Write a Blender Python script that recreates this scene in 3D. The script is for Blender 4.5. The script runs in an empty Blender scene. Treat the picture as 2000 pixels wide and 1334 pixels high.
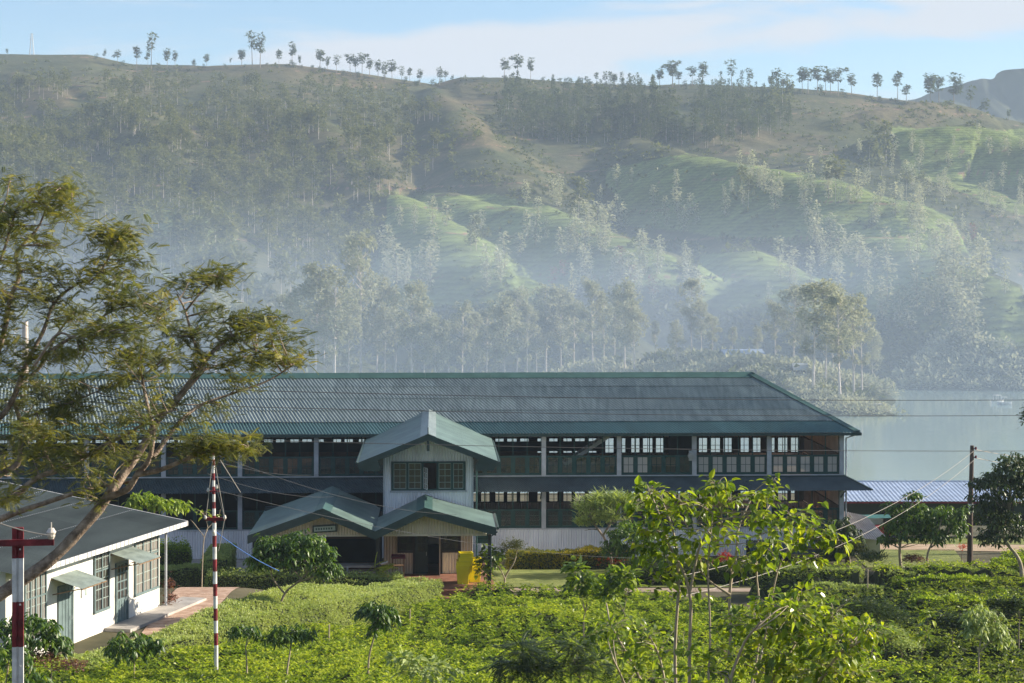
import bpy, math, random
import numpy as np
from mathutils import Vector, Matrix
R = np.random.default_rng(7)
random.seed(7)
scene = bpy.context.scene
COL = scene.collection
F, HOR, H = 3889.0, 505.0, 17.7          # focal length and horizon of the photograph in its pixels; eye height in metres

def P(px, py, Y):
    return np.array([(px-1000)/F*Y, Y, H-(py-HOR)/F*Y])

# ---------------------------------------------------------------- mesh helpers
class MB:
    def __init__(s): s.v = []; s.f = []; s.n = 0
    def add(s, v, f, mi=0, rnd=None):
        v = np.asarray(v, float).reshape(-1, 3); f = np.asarray(f, np.int64)
        if len(f) == 0: return s
        if rnd is None: rnd = np.full(len(f), R.random())
        elif np.isscalar(rnd): rnd = np.full(len(f), float(rnd))
        s.v.append(v); s.f.append((f+s.n, mi, np.asarray(rnd, float))); s.n += len(v); return s
    def build(s, name, mats, parent=None, smooth=False, loc=None):
        me = bpy.data.meshes.new(name)
        V = np.concatenate(s.v); 
        if loc is not None: V = V-np.asarray(loc)
        me.vertices.add(len(V)); me.vertices.foreach_set('co', V.astype(np.float32).ravel())
        sizes = np.concatenate([np.full(len(f), f.shape[1]) for f, _, _ in s.f])
        idx = np.concatenate([f.ravel() for f, _, _ in s.f])
        starts = np.concatenate([[0], np.cumsum(sizes)[:-1]])
        me.loops.add(len(idx)); me.loops.foreach_set('vertex_index', idx.astype(np.int32))
        me.polygons.add(len(sizes)); me.polygons.foreach_set('loop_start', starts.astype(np.int32))
        mi = np.concatenate([np.full(len(f), m) for f, m, _ in s.f]).astype(np.int32)
        me.polygons.foreach_set('material_index', mi)
        a = me.attributes.new('rnd', 'FLOAT', 'FACE')
        a.data.foreach_set('value', np.concatenate([r for _, _, r in s.f]).astype(np.float32))
        me.polygons.foreach_set('use_smooth', np.full(len(sizes), bool(smooth)))
        for m in (mats if isinstance(mats, (list, tuple)) else [mats]): me.materials.append(m)
        me.update(calc_edges=True); me.validate()
        o = bpy.data.objects.new(name, me); COL.objects.link(o)
        if parent is not None: o.parent = parent
        if loc is not None: o.location = loc
        return o

def tag(o, label=None, cat=None, group=None, kind=None):
    if label: o['label'] = label
    if cat: o['category'] = cat
    if group: o['group'] = group
    if kind: o['kind'] = kind
    return o
def empty(name, loc=(0, 0, 0), rz=0, label=None, cat=None, group=None):
    o = bpy.data.objects.new(name, None); COL.objects.link(o)
    o.location = loc; o.rotation_euler = (0, 0, rz); o.empty_display_size = .3
    return tag(o, label, cat, group)

BOXF = np.array([[0,3,2,1],[4,5,6,7],[0,1,5,4],[1,2,6,5],[2,3,7,6],[3,0,4,7]])
def box(mb, x0, x1, y0, y1, z0, z1, mi=0, rnd=None):
    v = [[x0,y0,z0],[x1,y0,z0],[x1,y1,z0],[x0,y1,z0],[x0,y0,z1],[x1,y0,z1],[x1,y1,z1],[x0,y1,z1]]
    return mb.add(v, BOXF, mi, rnd)
def nrm(v):
    v = np.asarray(v, float); return v/(np.linalg.norm(v, axis=-1, keepdims=True)+1e-12)
def beam(mb, a, b, w, h, mi=0, up=(0, 0, 1)):
    a = np.asarray(a, float); b = np.asarray(b, float); d = nrm(b-a)
    s = np.cross(d, up)
    if np.linalg.norm(s) < 1e-4: s = np.cross(d, (0, 1, 0))
    s = nrm(s); u = np.cross(s, d); s = s*w/2; u = u*h/2
    v = [a-s-u, a+s-u, a+s+u, a-s+u, b-s-u, b+s-u, b+s+u, b-s+u]
    return mb.add(v, BOXF, mi)
def tube(mb, pts, rad, n=7, mi=0, cap=True):
    pts = np.asarray(pts, float); m = len(pts); rad = np.broadcast_to(np.asarray(rad, float), (m,))
    t = np.gradient(pts, axis=0); t = nrm(t)
    ref = np.array([0, 0, 1.]) if abs(t[0][2]) < .9 else np.array([1., 0, 0])
    u = nrm(np.cross(t, ref)); w = np.cross(t, u)
    a = np.linspace(0, 2*np.pi, n, endpoint=False)
    V = pts[:, None]+rad[:, None, None]*(np.cos(a)[None, :, None]*u[:, None]+np.sin(a)[None, :, None]*w[:, None])
    i = np.arange(m-1)[:, None]*n; j = np.arange(n)[None, :]; k = (j+1) % n
    Fq = np.stack([i+j, i+k, i+n+k, i+n+j], -1).reshape(-1, 4)
    mb.add(V.reshape(-1, 3), Fq, mi)
    if cap:
        for e, row in ((0, V[0]), (1, V[-1])):
            c = row.mean(0); q = np.vstack([row, c])
            mb.add(q, np.stack([np.arange(n), (np.arange(n)+1) % n, np.full(n, n)], -1)[:, ::(1 if e else -1)], mi)
    return mb
def smooth_path(pts, k=5):
    """Catmull-Rom through the points"""
    p = np.asarray(pts, float); q = np.vstack([2*p[0]-p[1], p, 2*p[-1]-p[-2]]); out = []
    for i in range(1, len(q)-2):
        for t in np.linspace(0, 1, k, endpoint=False):
            out.append(.5*(2*q[i]+(q[i+1]-q[i-1])*t+(2*q[i-1]-5*q[i]+4*q[i+1]-q[i+2])*t*t+(-q[i-1]+3*q[i]-3*q[i+1]+q[i+2])*t**3))
    out.append(p[-1]); return np.array(out)
def quad(mb, a, b, c, d, mi=0, rnd=None): return mb.add([a, b, c, d], [[0, 1, 2, 3]], mi, rnd)
def slab(mb, a, b, c, d, t, mi=0):
    """a quad given thickness t downwards along its normal"""
    a, b, c, d = [np.asarray(p, float) for p in (a, b, c, d)]
    n = nrm(np.cross(b-a, d-a))*t
    return mb.add([a-n, b-n, c-n, d-n, a, b, c, d], BOXF, mi)
def corr(mb, a, b, c, d, pitch=.13, amp=.02, rows=1, mi=0, sheet=None, seg=6, jitter=0.):
    """corrugated sheet a-b (across the ribs) to d-c; the ribs run from ab to dc"""
    a, b, c, d = [np.asarray(p, float) for p in (a, b, c, d)]
    L = max(np.linalg.norm(b-a), np.linalg.norm(c-d)); n = max(2, int(L/pitch))*seg
    s = np.linspace(0, 1, n+1); t = np.linspace(0, 1, rows+1)
    N = nrm(np.cross(b-a, d-a))
    off = amp*np.sin(s*L/pitch*2*np.pi)
    bot = a+(b-a)*s[:, None]; top = d+(c-d)*s[:, None]
    V = bot[None]*(1-t)[:, None, None]+top[None]*t[:, None, None]+(off[:, None]*N)[None]
    i = np.arange(rows)[:, None]*(n+1); j = np.arange(n)[None]
    Fq = np.stack([i+j, i+j+1, i+n+2+j, i+n+1+j], -1).reshape(-1, 4)
    rn = None
    if sheet:
        ids = (s[:-1]*L/sheet).astype(int); tab = R.random((rows, ids.max()+1)); rn = tab[:, ids].reshape(-1)
    return mb.add(V.reshape(-1, 3), Fq, mi, rn)

# ---------------------------------------------------------------- noise
_T = np.random.default_rng(3).random((256, 256))
def vnoise(x, y):
    x = np.asarray(x, float); y = np.asarray(y, float)
    xi = np.floor(x).astype(int); yi = np.floor(y).astype(int); fx = x-xi; fy = y-yi
    fx = fx*fx*(3-2*fx); fy = fy*fy*(3-2*fy)
    g = lambda i, j: _T[i & 255, j & 255]
    return (g(xi, yi)*(1-fx)+g(xi+1, yi)*fx)*(1-fy)+(g(xi, yi+1)*(1-fx)+g(xi+1, yi+1)*fx)*fy
def fbm(x, y, o=4, sx=0.):
    s = 0; a = .5; f = 1.
    for k in range(o):
        s = s+a*(vnoise(x*f+sx+17*k, y*f+31*k+sx)-.5)*2; a *= .5; f *= 2.03
    return s

# ---------------------------------------------------------------- materials
def new_mat(name):
    m = bpy.data.materials.new(name); m.use_nodes = True; nt = m.node_tree
    return m, nt, nt.nodes, nt.links, nt.nodes['Principled BSDF']
def mat(name, c, rough=.7, var=.15, scale=3., c2=None, bump=0., bscale=None, metal=0., spec=.3, rndvar=0., stretch=(1, 1, 1)):
    """painted / earth / wood surface: base colour broken by object-space noise, optional bump"""
    m, nt, N, L, b = new_mat(name)
    tc = N.new('ShaderNodeTexCoord'); mp = N.new('ShaderNodeMapping'); mp.inputs['Scale'].default_value = stretch
    L.new(tc.outputs['Object'], mp.inputs['Vector'])
    nz = N.new('ShaderNodeTexNoise'); nz.inputs['Scale'].default_value = scale; nz.inputs['Detail'].default_value = 6
    L.new(mp.outputs[0], nz.inputs['Vector'])
    cr = N.new('ShaderNodeValToRGB')
    c = np.array(c); c2 = np.array(c2) if c2 is not None else c*(1+var)
    c1 = c if c2 is None else c
    cr.color_ramp.elements[0].position = .35; cr.color_ramp.elements[1].position = .68
    cr.color_ramp.elements[0].color = (*np.clip(c1*(1-var), 0, 1), 1); cr.color_ramp.elements[1].color = (*np.clip(c2, 0, 1), 1)
    L.new(nz.outputs['Fac'], cr.inputs['Fac'])
    out = cr.outputs['Color']
    if rndvar:
        at = N.new('ShaderNodeAttribute'); at.attribute_name = 'rnd'
        mr = N.new('ShaderNodeMapRange'); mr.inputs['To Min'].default_value = 1-rndvar; mr.inputs['To Max'].default_value = 1+rndvar
        L.new(at.outputs['Fac'], mr.inputs['Value'])
        vm = N.new('ShaderNodeVectorMath'); vm.operation = 'SCALE'; L.new(out, vm.inputs[0]); L.new(mr.outputs[0], vm.inputs['Scale']); out = vm.outputs[0]
    L.new(out, b.inputs['Base Color'])
    b.inputs['Roughness'].default_value = rough; b.inputs['Metallic'].default_value = metal; b.inputs['Specular IOR Level'].default_value = spec
    if bump:
        n2 = N.new('ShaderNodeTexNoise'); n2.inputs['Scale'].default_value = bscale or scale*6; n2.inputs['Detail'].default_value = 5
        L.new(mp.outputs[0], n2.inputs['Vector'])
        bp = N.new('ShaderNodeBump'); bp.inputs['Strength'].default_value = bump; bp.inputs['Distance'].default_value = .05
        L.new(n2.outputs['Fac'], bp.inputs['Height']); L.new(bp.outputs[0], b.inputs['Normal'])
    return m
def leaf(name, cols, trans=.35, rough=.45, spec=.35, tt=(1.7, 1.75, .7)):
    """leaf: colour picked per leaf from a ramp; part of the light goes through"""
    m, nt, N, L, b = new_mat(name)
    at = N.new('ShaderNodeAttribute'); at.attribute_name = 'rnd'
    cr = N.new('ShaderNodeValToRGB'); el = cr.color_ramp.elements
    for k, c in enumerate(cols):
        p = k/(len(cols)-1)
        e = el[0] if k == 0 else (el[-1] if k == len(cols)-1 else el.new(p))
        e.position = p; e.color = (*c, 1)
    L.new(at.outputs['Fac'], cr.inputs['Fac']); L.new(cr.outputs[0], b.inputs['Base Color'])
    b.inputs['Roughness'].default_value = rough; b.inputs['Specular IOR Level'].default_value = spec
    tr = N.new('ShaderNodeBsdfTranslucent')
    vm = N.new('ShaderNodeVectorMath'); vm.operation = 'MULTIPLY'; vm.inputs[1].default_value = tt
    L.new(cr.outputs[0], vm.inputs[0]); L.new(vm.outputs[0], tr.inputs['Color'])
    mx = N.new('ShaderNodeMixShader'); mx.inputs[0].default_value = trans
    L.new(b.outputs[0], mx.inputs[1]); L.new(tr.outputs[0], mx.inputs[2]); L.new(mx.outputs[0], N['Material Output'].inputs['Surface'])
    return m
def glass(name, lighten=.05, tint=(.9, .95, .95), lightencol=(.5, .5, .46)):  # even diffuse mix brightens the glass, painted in place of reflections
    m, nt, N, L, b = new_mat(name)
    t = N.new('ShaderNodeBsdfTransparent'); t.inputs[0].default_value = (*tint, 1)
    g = N.new('ShaderNodeBsdfGlossy'); g.inputs['Roughness'].default_value = .03
    d = N.new('ShaderNodeBsdfDiffuse'); d.inputs[0].default_value = (*lightencol, 1)
    fr = N.new('ShaderNodeFresnel'); fr.inputs[0].default_value = 1.5
    a = N.new('ShaderNodeMixShader'); c = N.new('ShaderNodeMixShader'); c.inputs[0].default_value = lighten
    L.new(fr.outputs[0], a.inputs[0]); L.new(t.outputs[0], a.inputs[1]); L.new(g.outputs[0], a.inputs[2])
    L.new(a.outputs[0], c.inputs[1]); L.new(d.outputs[0], c.inputs[2]); L.new(c.outputs[0], N['Material Output'].inputs['Surface'])
    return m

M = {}
M['roof'] = mat('roof_weathered', (.19, .235, .23), .42, .13, 4.5, c2=(.25, .295, .288), spec=.4, rndvar=.09, stretch=(1, .12, .12))
M['roof_eave'] = mat('roof_eave_teal', (.075, .15, .15), .42, .12, 2.2, spec=.45, rndvar=.12, stretch=(1, .25, .25))
M['cap'] = mat('ridge_cap_green', (.055, .115, .105), .45, .12, 1.5, rndvar=.1)
M['lean'] = mat('leanto_sheet', (.05, .075, .085), .4, .2, 1.5, spec=.5, rndvar=.1)
M['porch'] = mat('porch_roof_green', (.125, .185, .165), .45, .2, .8, spec=.4, rndvar=.05)
M['fascia'] = mat('fascia_dark_green', (.035, .06, .055), .5, .15, 2)
M['green'] = mat('window_green_paint', (.02, .062, .058), .45, .15, 3)
M['corrwhite'] = mat('white_corrugated', (.74, .74, .77), .5, .10, 1.3, spec=.3, stretch=(1, 1, .3))
M['corrbeige'] = mat('beige_corrugated', (.64, .57, .45), .55, .12, 1.5, stretch=(1, 1, .3))
M['post'] = mat('post_grey', (.42, .44, .47), .6, .15, 2)
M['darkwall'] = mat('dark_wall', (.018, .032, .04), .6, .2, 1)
M['brown'] = mat('brown_panel', (.13, .085, .06), .7, .25, 1.5)
M['hutroof'] = mat('hut_roof', (.34, .36, .36), .6, .2, 2)
M['pink'] = mat('pink_wall', (.78, .61, .51), .7, .12, 1)
M['floor'] = mat('floor_boards', (.2, .14, .1), .6, .2, 2)
M['concrete'] = mat('concrete', (.40, .37, .34), .8, .18, 1.5, bump=.2)
M['redfloor'] = mat('red_floor', (.25, .115, .075), .65, .25, 1.5)
M['wood'] = mat('wood', (.2, .125, .07), .65, .25, 4, stretch=(1, 1, .15))
M['slat'] = mat('slat_wood', (.45, .24, .12), .6, .2, 3)
M['darkwood'] = mat('dark_wood', (.036, .034, .03), .6, .2, 3)
M['glass'] = glass('pane_glass', .11, lightencol=(.40, .41, .34))  # diffuse added so the panes read in dark openings
M['glasspale'] = glass('pane_pale', .5, lightencol=(.8, .76, .7))  # stronger, paler diffuse mix than the other panes
M['glasswing'] = glass('pane_wing', .22, lightencol=(.32, .30, .22))  # olive diffuse put in for bright reflections
M['yellow'] = mat('yellow_plastic', (.85, .74, .02), .4, .06, 2, spec=.4, rndvar=.06)
M['white'] = mat('white_plaster', (.72, .68, .61), .85, .1, 1.6, c2=(.82, .79, .73), bump=.15, stretch=(1, 1, .35))
M['whitepaint'] = mat('white_paint', (.66, .65, .63), .55, .2, 4)
M['redpaint'] = mat('red_paint', (.18, .02, .026), .6, .45, 4)
M['greydoor'] = mat('door_greygreen', (.14, .19, .19), .5, .12, 3)
M['houseroof'] = mat('house_roof_sheet', (.068, .083, .08), .6, .25, .7, spec=.3, rndvar=.1, stretch=(.3, 1, 1))
M['awning'] = mat('awning_sheet', (.30, .355, .325), .5, .2, 2)
M['metal'] = mat('galvanised', (.42, .43, .44), .4, .15, 2, metal=.6)
M['wire'] = mat('wire_dark', (.06, .06, .065), .6, .1, 2)
M['cable'] = mat('cable_pale', (.34, .31, .27), .6, .1, 2)
M['bluecable'] = mat('cable_blue', (.05, .13, .4), .6, .1, 2)
M['porcelain'] = mat('porcelain', (.62, .56, .48), .25, .1, 2, spec=.6)
M['bark'] = mat('bark_tan', (.22, .155, .11), .88, .35, 5, c2=(.46, .36, .28), bump=.9, bscale=22)
M['barkgrey'] = mat('bark_grey', (.26, .21, .16), .85, .25, 4, bump=.4)
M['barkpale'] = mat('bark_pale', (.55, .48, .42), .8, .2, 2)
M['twig'] = mat('twig_pale', (.36, .30, .21), .75, .2, 5)
M['pole'] = mat('pole_timber', (.10, .07, .055), .8, .25, 4, stretch=(1, 1, .2))
M['shedroof'] = mat('shed_roof_blue', (.30, .37, .50), .45, .12, 1.2, spec=.4, rndvar=.05)
M['shedgreen'] = mat('shed_green', (.035, .06, .05), .6, .15, 1)
M['shedmint'] = mat('shed_mint', (.42, .52, .48), .6, .08, 1)
M['maroon'] = mat('maroon_trim', (.16, .035, .05), .6, .1, 1)
M['grass'] = mat('lawn_grass', (.16, .20, .045), .9, .25, 1.2, c2=(.24, .26, .07), bump=.5, bscale=30)
M['soil'] = mat('ground_soil', (.075, .075, .03), .95, .35, .35, c2=(.13, .11, .06), bump=.4)
M['path'] = mat('path_earth', (.36, .27, .20), .95, .18, 1.2, c2=(.43, .34, .27), bump=.3)
M['sand'] = mat('track_sand', (.40, .29, .19), .95, .18, 1, c2=(.46, .35, .24), bump=.3)
M['paver'] = mat('yard_paving', (.46, .28, .19), .85, .25, 2.2, c2=(.56, .40, .30), bump=.5, bscale=9)

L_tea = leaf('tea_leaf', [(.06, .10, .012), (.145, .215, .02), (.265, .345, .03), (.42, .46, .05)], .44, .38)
L_teashade = leaf('tea_leaf_shade', [(.035, .065, .012), (.085, .13, .018), (.16, .21, .024), (.27, .31, .035)], .38, .4)  # darker copy of the tea leaf, partial shade put into its colour
L_hedge = leaf('hedge_leaf', [(.15, .20, .06), (.26, .325, .105), (.37, .43, .155), (.44, .48, .19)], .3, .5)
L_coffee = leaf('glossy_dark_leaf', [(.025, .055, .012), (.05, .10, .016), (.10, .17, .02), (.20, .27, .025)], .35, .4, .4)
L_broad = leaf('broad_bright_leaf', [(.065, .11, .02), (.13, .195, .022), (.22, .29, .024), (.34, .39, .03), (.46, .42, .03)], .45, .33, .45)
L_feather = leaf('feather_leaf', [(.065, .08, .032), (.115, .13, .045), (.19, .19, .055), (.29, .255, .05), (.42, .30, .035)], .42, .5)
L_dark = leaf('dark_leaf', [(.02, .04, .014), (.035, .06, .018), (.06, .09, .022), (.10, .13, .03)], .3, .4)
L_olive = leaf('olive_leaf', [(.05, .065, .02), (.08, .095, .028), (.12, .13, .035), (.17, .16, .04)], .3, .5)
L_yellow = leaf('yellow_hedge_leaf', [(.09, .11, .012), (.17, .19, .014), (.30, .27, .015), (.50, .38, .015)], .3, .5)
L_red = leaf('red_flower', [(.25, .03, .015), (.45, .05, .02), (.55, .10, .03)], .3, .5)
L_pink = leaf('reddish_leaf', [(.12, .05, .045), (.2, .09, .07), (.28, .14, .10)], .3, .5)
L_euc = leaf('eucalyptus_leaf', [(.06, .075, .026), (.105, .12, .04), (.155, .165, .055), (.21, .205, .075)], .3, .6, .2, (1.5, 1.5, 1.))
L_eucdark = leaf('dark_hill_leaf', [(.03, .045, .018), (.055, .075, .024), (.085, .105, .032), (.125, .14, .042)], .25, .6, .2)
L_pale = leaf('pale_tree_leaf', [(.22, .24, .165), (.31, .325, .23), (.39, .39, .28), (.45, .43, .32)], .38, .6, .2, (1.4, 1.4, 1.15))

# ---------------------------------------------------------------- camera, sun, sky
cam = bpy.data.cameras.new('camera'); co = bpy.data.objects.new('camera', cam); COL.objects.link(co)
cam.sensor_fit = 'HORIZONTAL'; cam.sensor_width = 36; cam.lens = 36*F/2000; cam.shift_y = -(667-HOR)/2000
co.location = (0, 0, H); co.rotation_euler = (math.pi/2, 0, 0); cam.clip_end = 12000; cam.clip_start = .5
scene.camera = co
SUN_EL, SUN_AZ = math.radians(23), math.radians(11)      # azimuth measured from +X towards +Y
sd = np.array([math.cos(SUN_EL)*math.cos(SUN_AZ), math.cos(SUN_EL)*math.sin(SUN_AZ), math.sin(SUN_EL)])
sl = bpy.data.lights.new('sun', 'SUN'); so = bpy.data.objects.new('sun', sl); COL.objects.link(so)
sl.energy = 5.0; sl.angle = math.radians(.53); sl.color = (1, .90, .74)
so.rotation_euler = Vector(-sd).to_track_quat('-Z', 'Y').to_euler(); so.location = (60, 60, 60)

w = bpy.data.worlds.new('World'); scene.world = w; w.use_nodes = True
N, L = w.node_tree.nodes, w.node_tree.links
bg = N['Background']; bg.inputs['Strength'].default_value = .078
sky = N.new('ShaderNodeTexSky'); sky.sky_type = 'NISHITA'; sky.sun_disc = False
sky.sun_elevation = SUN_EL; sky.sun_rotation = math.pi/2-SUN_AZ; sky.altitude = 1200; sky.air_density = 1.0; sky.dust_density = .35; sky.ozone_density = 2.6
def math_n(op, a, b=None, c=None, clamp=False):
    n = N.new('ShaderNodeMath'); n.operation = op; n.use_clamp = clamp
    for k, x in enumerate((a, b, c)):
        if x is None: continue
        if isinstance(x, (int, float)): n.inputs[k].default_value = x
        else: L.new(x, n.inputs[k])
    return n.outputs[0]
tc = N.new('ShaderNodeTexCoord'); sx = N.new('ShaderNodeSeparateXYZ'); L.new(tc.outputs['Generated'], sx.inputs[0])
yy = math_n('MAXIMUM', math_n('ABSOLUTE', sx.outputs[1]), .02)
u = math_n('DIVIDE', sx.outputs[0], yy); v = math_n('DIVIDE', sx.outputs[2], yy)
cb = N.new('ShaderNodeCombineXYZ'); L.new(u, cb.inputs[0]); L.new(v, cb.inputs[1])
mp = N.new('ShaderNodeMapping'); mp.inputs['Scale'].default_value = (6.5, 34, 1); mp.inputs['Location'].default_value = (3.3, 1.1, 0); mp.inputs['Rotation'].default_value = (0, 0, -.02)
L.new(cb.outputs[0], mp.inputs[0])
nz = N.new('ShaderNodeTexNoise'); nz.inputs['Scale'].default_value = 1.; nz.inputs['Detail'].default_value = 9; nz.inputs['Roughness'].default_value = .55; nz.inputs['Distortion'].default_value = .35
L.new(mp.outputs[0], nz.inputs['Vector'])
def bump_n(x, c, wd):          # smooth bell around c
    t = math_n('DIVIDE', math_n('SUBTRACT', x, c), wd); return math_n('POWER', 2.718, math_n('MULTIPLY', math_n('MULTIPLY', t, t), -1.))
def ramp_n(x, a, b):
    m = N.new('ShaderNodeMapRange'); m.interpolation_type = 'SMOOTHSTEP'; m.inputs[1].default_value = a; m.inputs[2].default_value = b; L.new(x, m.inputs[0]); return m.outputs[0]
vc = math_n('ADD', .108, math_n('MULTIPLY', u, .055))
band = math_n('MULTIPLY', bump_n(math_n('SUBTRACT', v, vc), 0., .0125), ramp_n(u, -.16, .02))
wisp = math_n('MULTIPLY', bump_n(v, .0985, .007), math_n('MULTIPLY', ramp_n(u, -.17, -.08), ramp_n(u, .08, .0)))
veil = math_n('MULTIPLY', ramp_n(v, .15, .085), .12)
high = math_n('MULTIPLY', ramp_n(v, .13, .25), .35)
cov = math_n('ADD', math_n('ADD', math_n('MULTIPLY', band, 1.1), math_n('MULTIPLY', wisp, .55)), math_n('ADD', veil, high))
cl = math_n('ADD', math_n('MULTIPLY', math_n('SUBTRACT', nz.outputs['Fac'], .5), 4.2), math_n('SUBTRACT', cov, .12))
cl = ramp_n(cl, .05, .9); cl = math_n('MULTIPLY', cl, .93)
mx = N.new('ShaderNodeMix'); mx.data_type = 'RGBA'
L.new(cl, mx.inputs[0]); L.new(sky.outputs[0], mx.inputs[6]); mx.inputs[7].default_value = (4.5, 4.7, 5.05, 1)
L.new(mx.outputs[2], bg.inputs['Color'])
vs = scene.view_settings; vs.view_transform = 'Standard'; vs.look = 'None'; vs.exposure = 1.1; vs.gamma = 1
scene.cycles.use_denoising = True
scene.cycles.max_bounces = 8; scene.cycles.diffuse_bounces = 3; scene.cycles.glossy_bounces = 3; scene.cycles.transparent_max_bounces = 24
scene.cycles.volume_bounces = 1; scene.cycles.caustics_reflective = False; scene.cycles.caustics_refractive = False
scene.cycles.use_adaptive_sampling = True; scene.cycles.adaptive_threshold = .02
# ================================================================ SETTING: ground, water, hills, haze
_gy = [-60, 0, 10, 30, 46, 60, 70, 80, 90, 98, 104, 116, 122, 135, 150, 200, 260, 300, 345]
_gz = [17.2, 15.6, 13.6, 8.8, 5.7, 3.8, 2.7, 1.7, .85, .4, .36, 0, -.1, -1.2, -3.2, -8, -12.6, -16, -19]
def sstep(x, a, b):
    t = np.clip((x-a)/(b-a), 0, 1); return t*t*(3-2*t)
def G(X, Y):
    """near ground height"""
    X = np.asarray(X, float); Y = np.asarray(Y, float)
    z = np.interp(Y, _gy, _gz)
    pad = (1-sstep(X, -12.4, -6.2))*sstep(Y, 62, 69)*(1-sstep(Y, 88, 103))
    z = z*(1-pad)+2.86*pad
    bx = np.clip((np.abs(X)-60)/200, 0, 1)
    return z+.05*fbm(X*.5, Y*.5, 3)*(1-.8*pad)*(Y < 103)+bx*6
def grid(mb, xs, ys, zf, mi=0):
    X, Y = np.meshgrid(xs, ys); Z = zf(X, Y); n = len(xs); m = len(ys)
    i = np.arange(m-1)[:, None]*n; j = np.arange(n-1)[None]
    mb.add(np.stack([X, Y, Z], -1).reshape(-1, 3), np.stack([i+j, i+j+1, i+n+j+1, i+n+j], -1).reshape(-1, 4), mi, .5)
mb = MB()
xs = np.unique(np.concatenate([np.linspace(-420, -40, 30), np.linspace(-40, 45, 130), np.linspace(45, 420, 30)]))
ys = np.unique(np.concatenate([np.linspace(-60, 50, 25), np.linspace(50, 130, 120), np.linspace(130, 345, 50)]))
grid(mb, xs, ys, G)
tag(mb.build('ground', M['soil'], smooth=True), kind='structure')

def patch(name, pts, m, lift, step=.6, label=None):
    """flat ground sheet following the ground: quad pts (4 corners) subdivided"""
    a, b, c, d = [np.array(p, float) for p in pts]
    n = max(2, int(np.linalg.norm(b-a)/step)); k = max(2, int(np.linalg.norm(d-a)/step))
    s = np.linspace(0, 1, n+1); t = np.linspace(0, 1, k+1)
    Q = (a+(b-a)*s[None, :, None])*(1-t)[:, None, None]+(d+(c-d)*s[None, :, None])*t[:, None, None]
    Z = G(Q[..., 0], Q[..., 1])+lift
    V = np.concatenate([Q, Z[..., None]], -1).reshape(-1, 3)
    i = np.arange(k)[:, None]*(n+1); j = np.arange(n)[None]
    m_ = MB(); m_.add(V, np.stack([i+j, i+j+1, i+n+2+j, i+n+1+j], -1).reshape(-1, 4), 0, .5)
    return tag(m_.build(name, m, smooth=True), kind='structure')
patch('lawn', [(-2.5, 105.2), (12, 105.2), (12, 112.6), (-2.2, 112.6)], M['grass'], .03)
patch('garden_path', [(-7, 103.4), (24, 103.6), (24, 104.6), (-7, 104.9)], M['path'], .02)
patch('lawn', [(20.2, 113.4), (26, 113.4), (27, 121.6), (20.6, 121.6)], M['grass'], .03)
patch('track', [(20.2, 121.8), (44, 119.0), (44, 124.5), (20.5, 127.5)], M['sand'], .03)
patch('lawn', [(20.5, 127.7), (44, 124.7), (44, 133), (21, 133)], M['grass'], .03)
patch('paved_yard', [(-14.6, 77.5), (-12.6, 78.2), (-12.4, 96.5), (-15.5, 98.5)], M['paver'], .03, .4)
patch('yard', [(-48, 104.5), (-13.2, 104.5), (-12.5, 117.2), (-48, 117.2)], M['concrete'], .02, 1.5)

# ---- lake
mb = MB(); quad(mb, (-900, 240, -12), (900, 240, -12), (900, 640, -12), (-900, 640, -12))
m, nt, Nn, Ll, b = new_mat('lake_water')
b.inputs['Base Color'].default_value = (.22, .30, .28, 1); b.inputs['Roughness'].default_value = .09; b.inputs['IOR'].default_value = 1.33
tcw = Nn.new('ShaderNodeTexCoord'); mpw = Nn.new('ShaderNodeMapping'); mpw.inputs['Scale'].default_value = (.35, .12, 1)
nzw = Nn.new('ShaderNodeTexNoise'); nzw.inputs['Scale'].default_value = 1.; nzw.inputs['Detail'].default_value = 4
bpw = Nn.new('ShaderNodeBump'); bpw.inputs['Strength'].default_value = .10; bpw.inputs['Distance'].default_value = .3
Ll.new(tcw.outputs['Object'], mpw.inputs[0]); Ll.new(mpw.outputs[0], nzw.inputs['Vector']); Ll.new(nzw.outputs['Fac'], bpw.inputs['Height']); Ll.new(bpw.outputs[0], b.inputs['Normal'])
tag(mb.build('lake', m), kind='structure')

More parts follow.
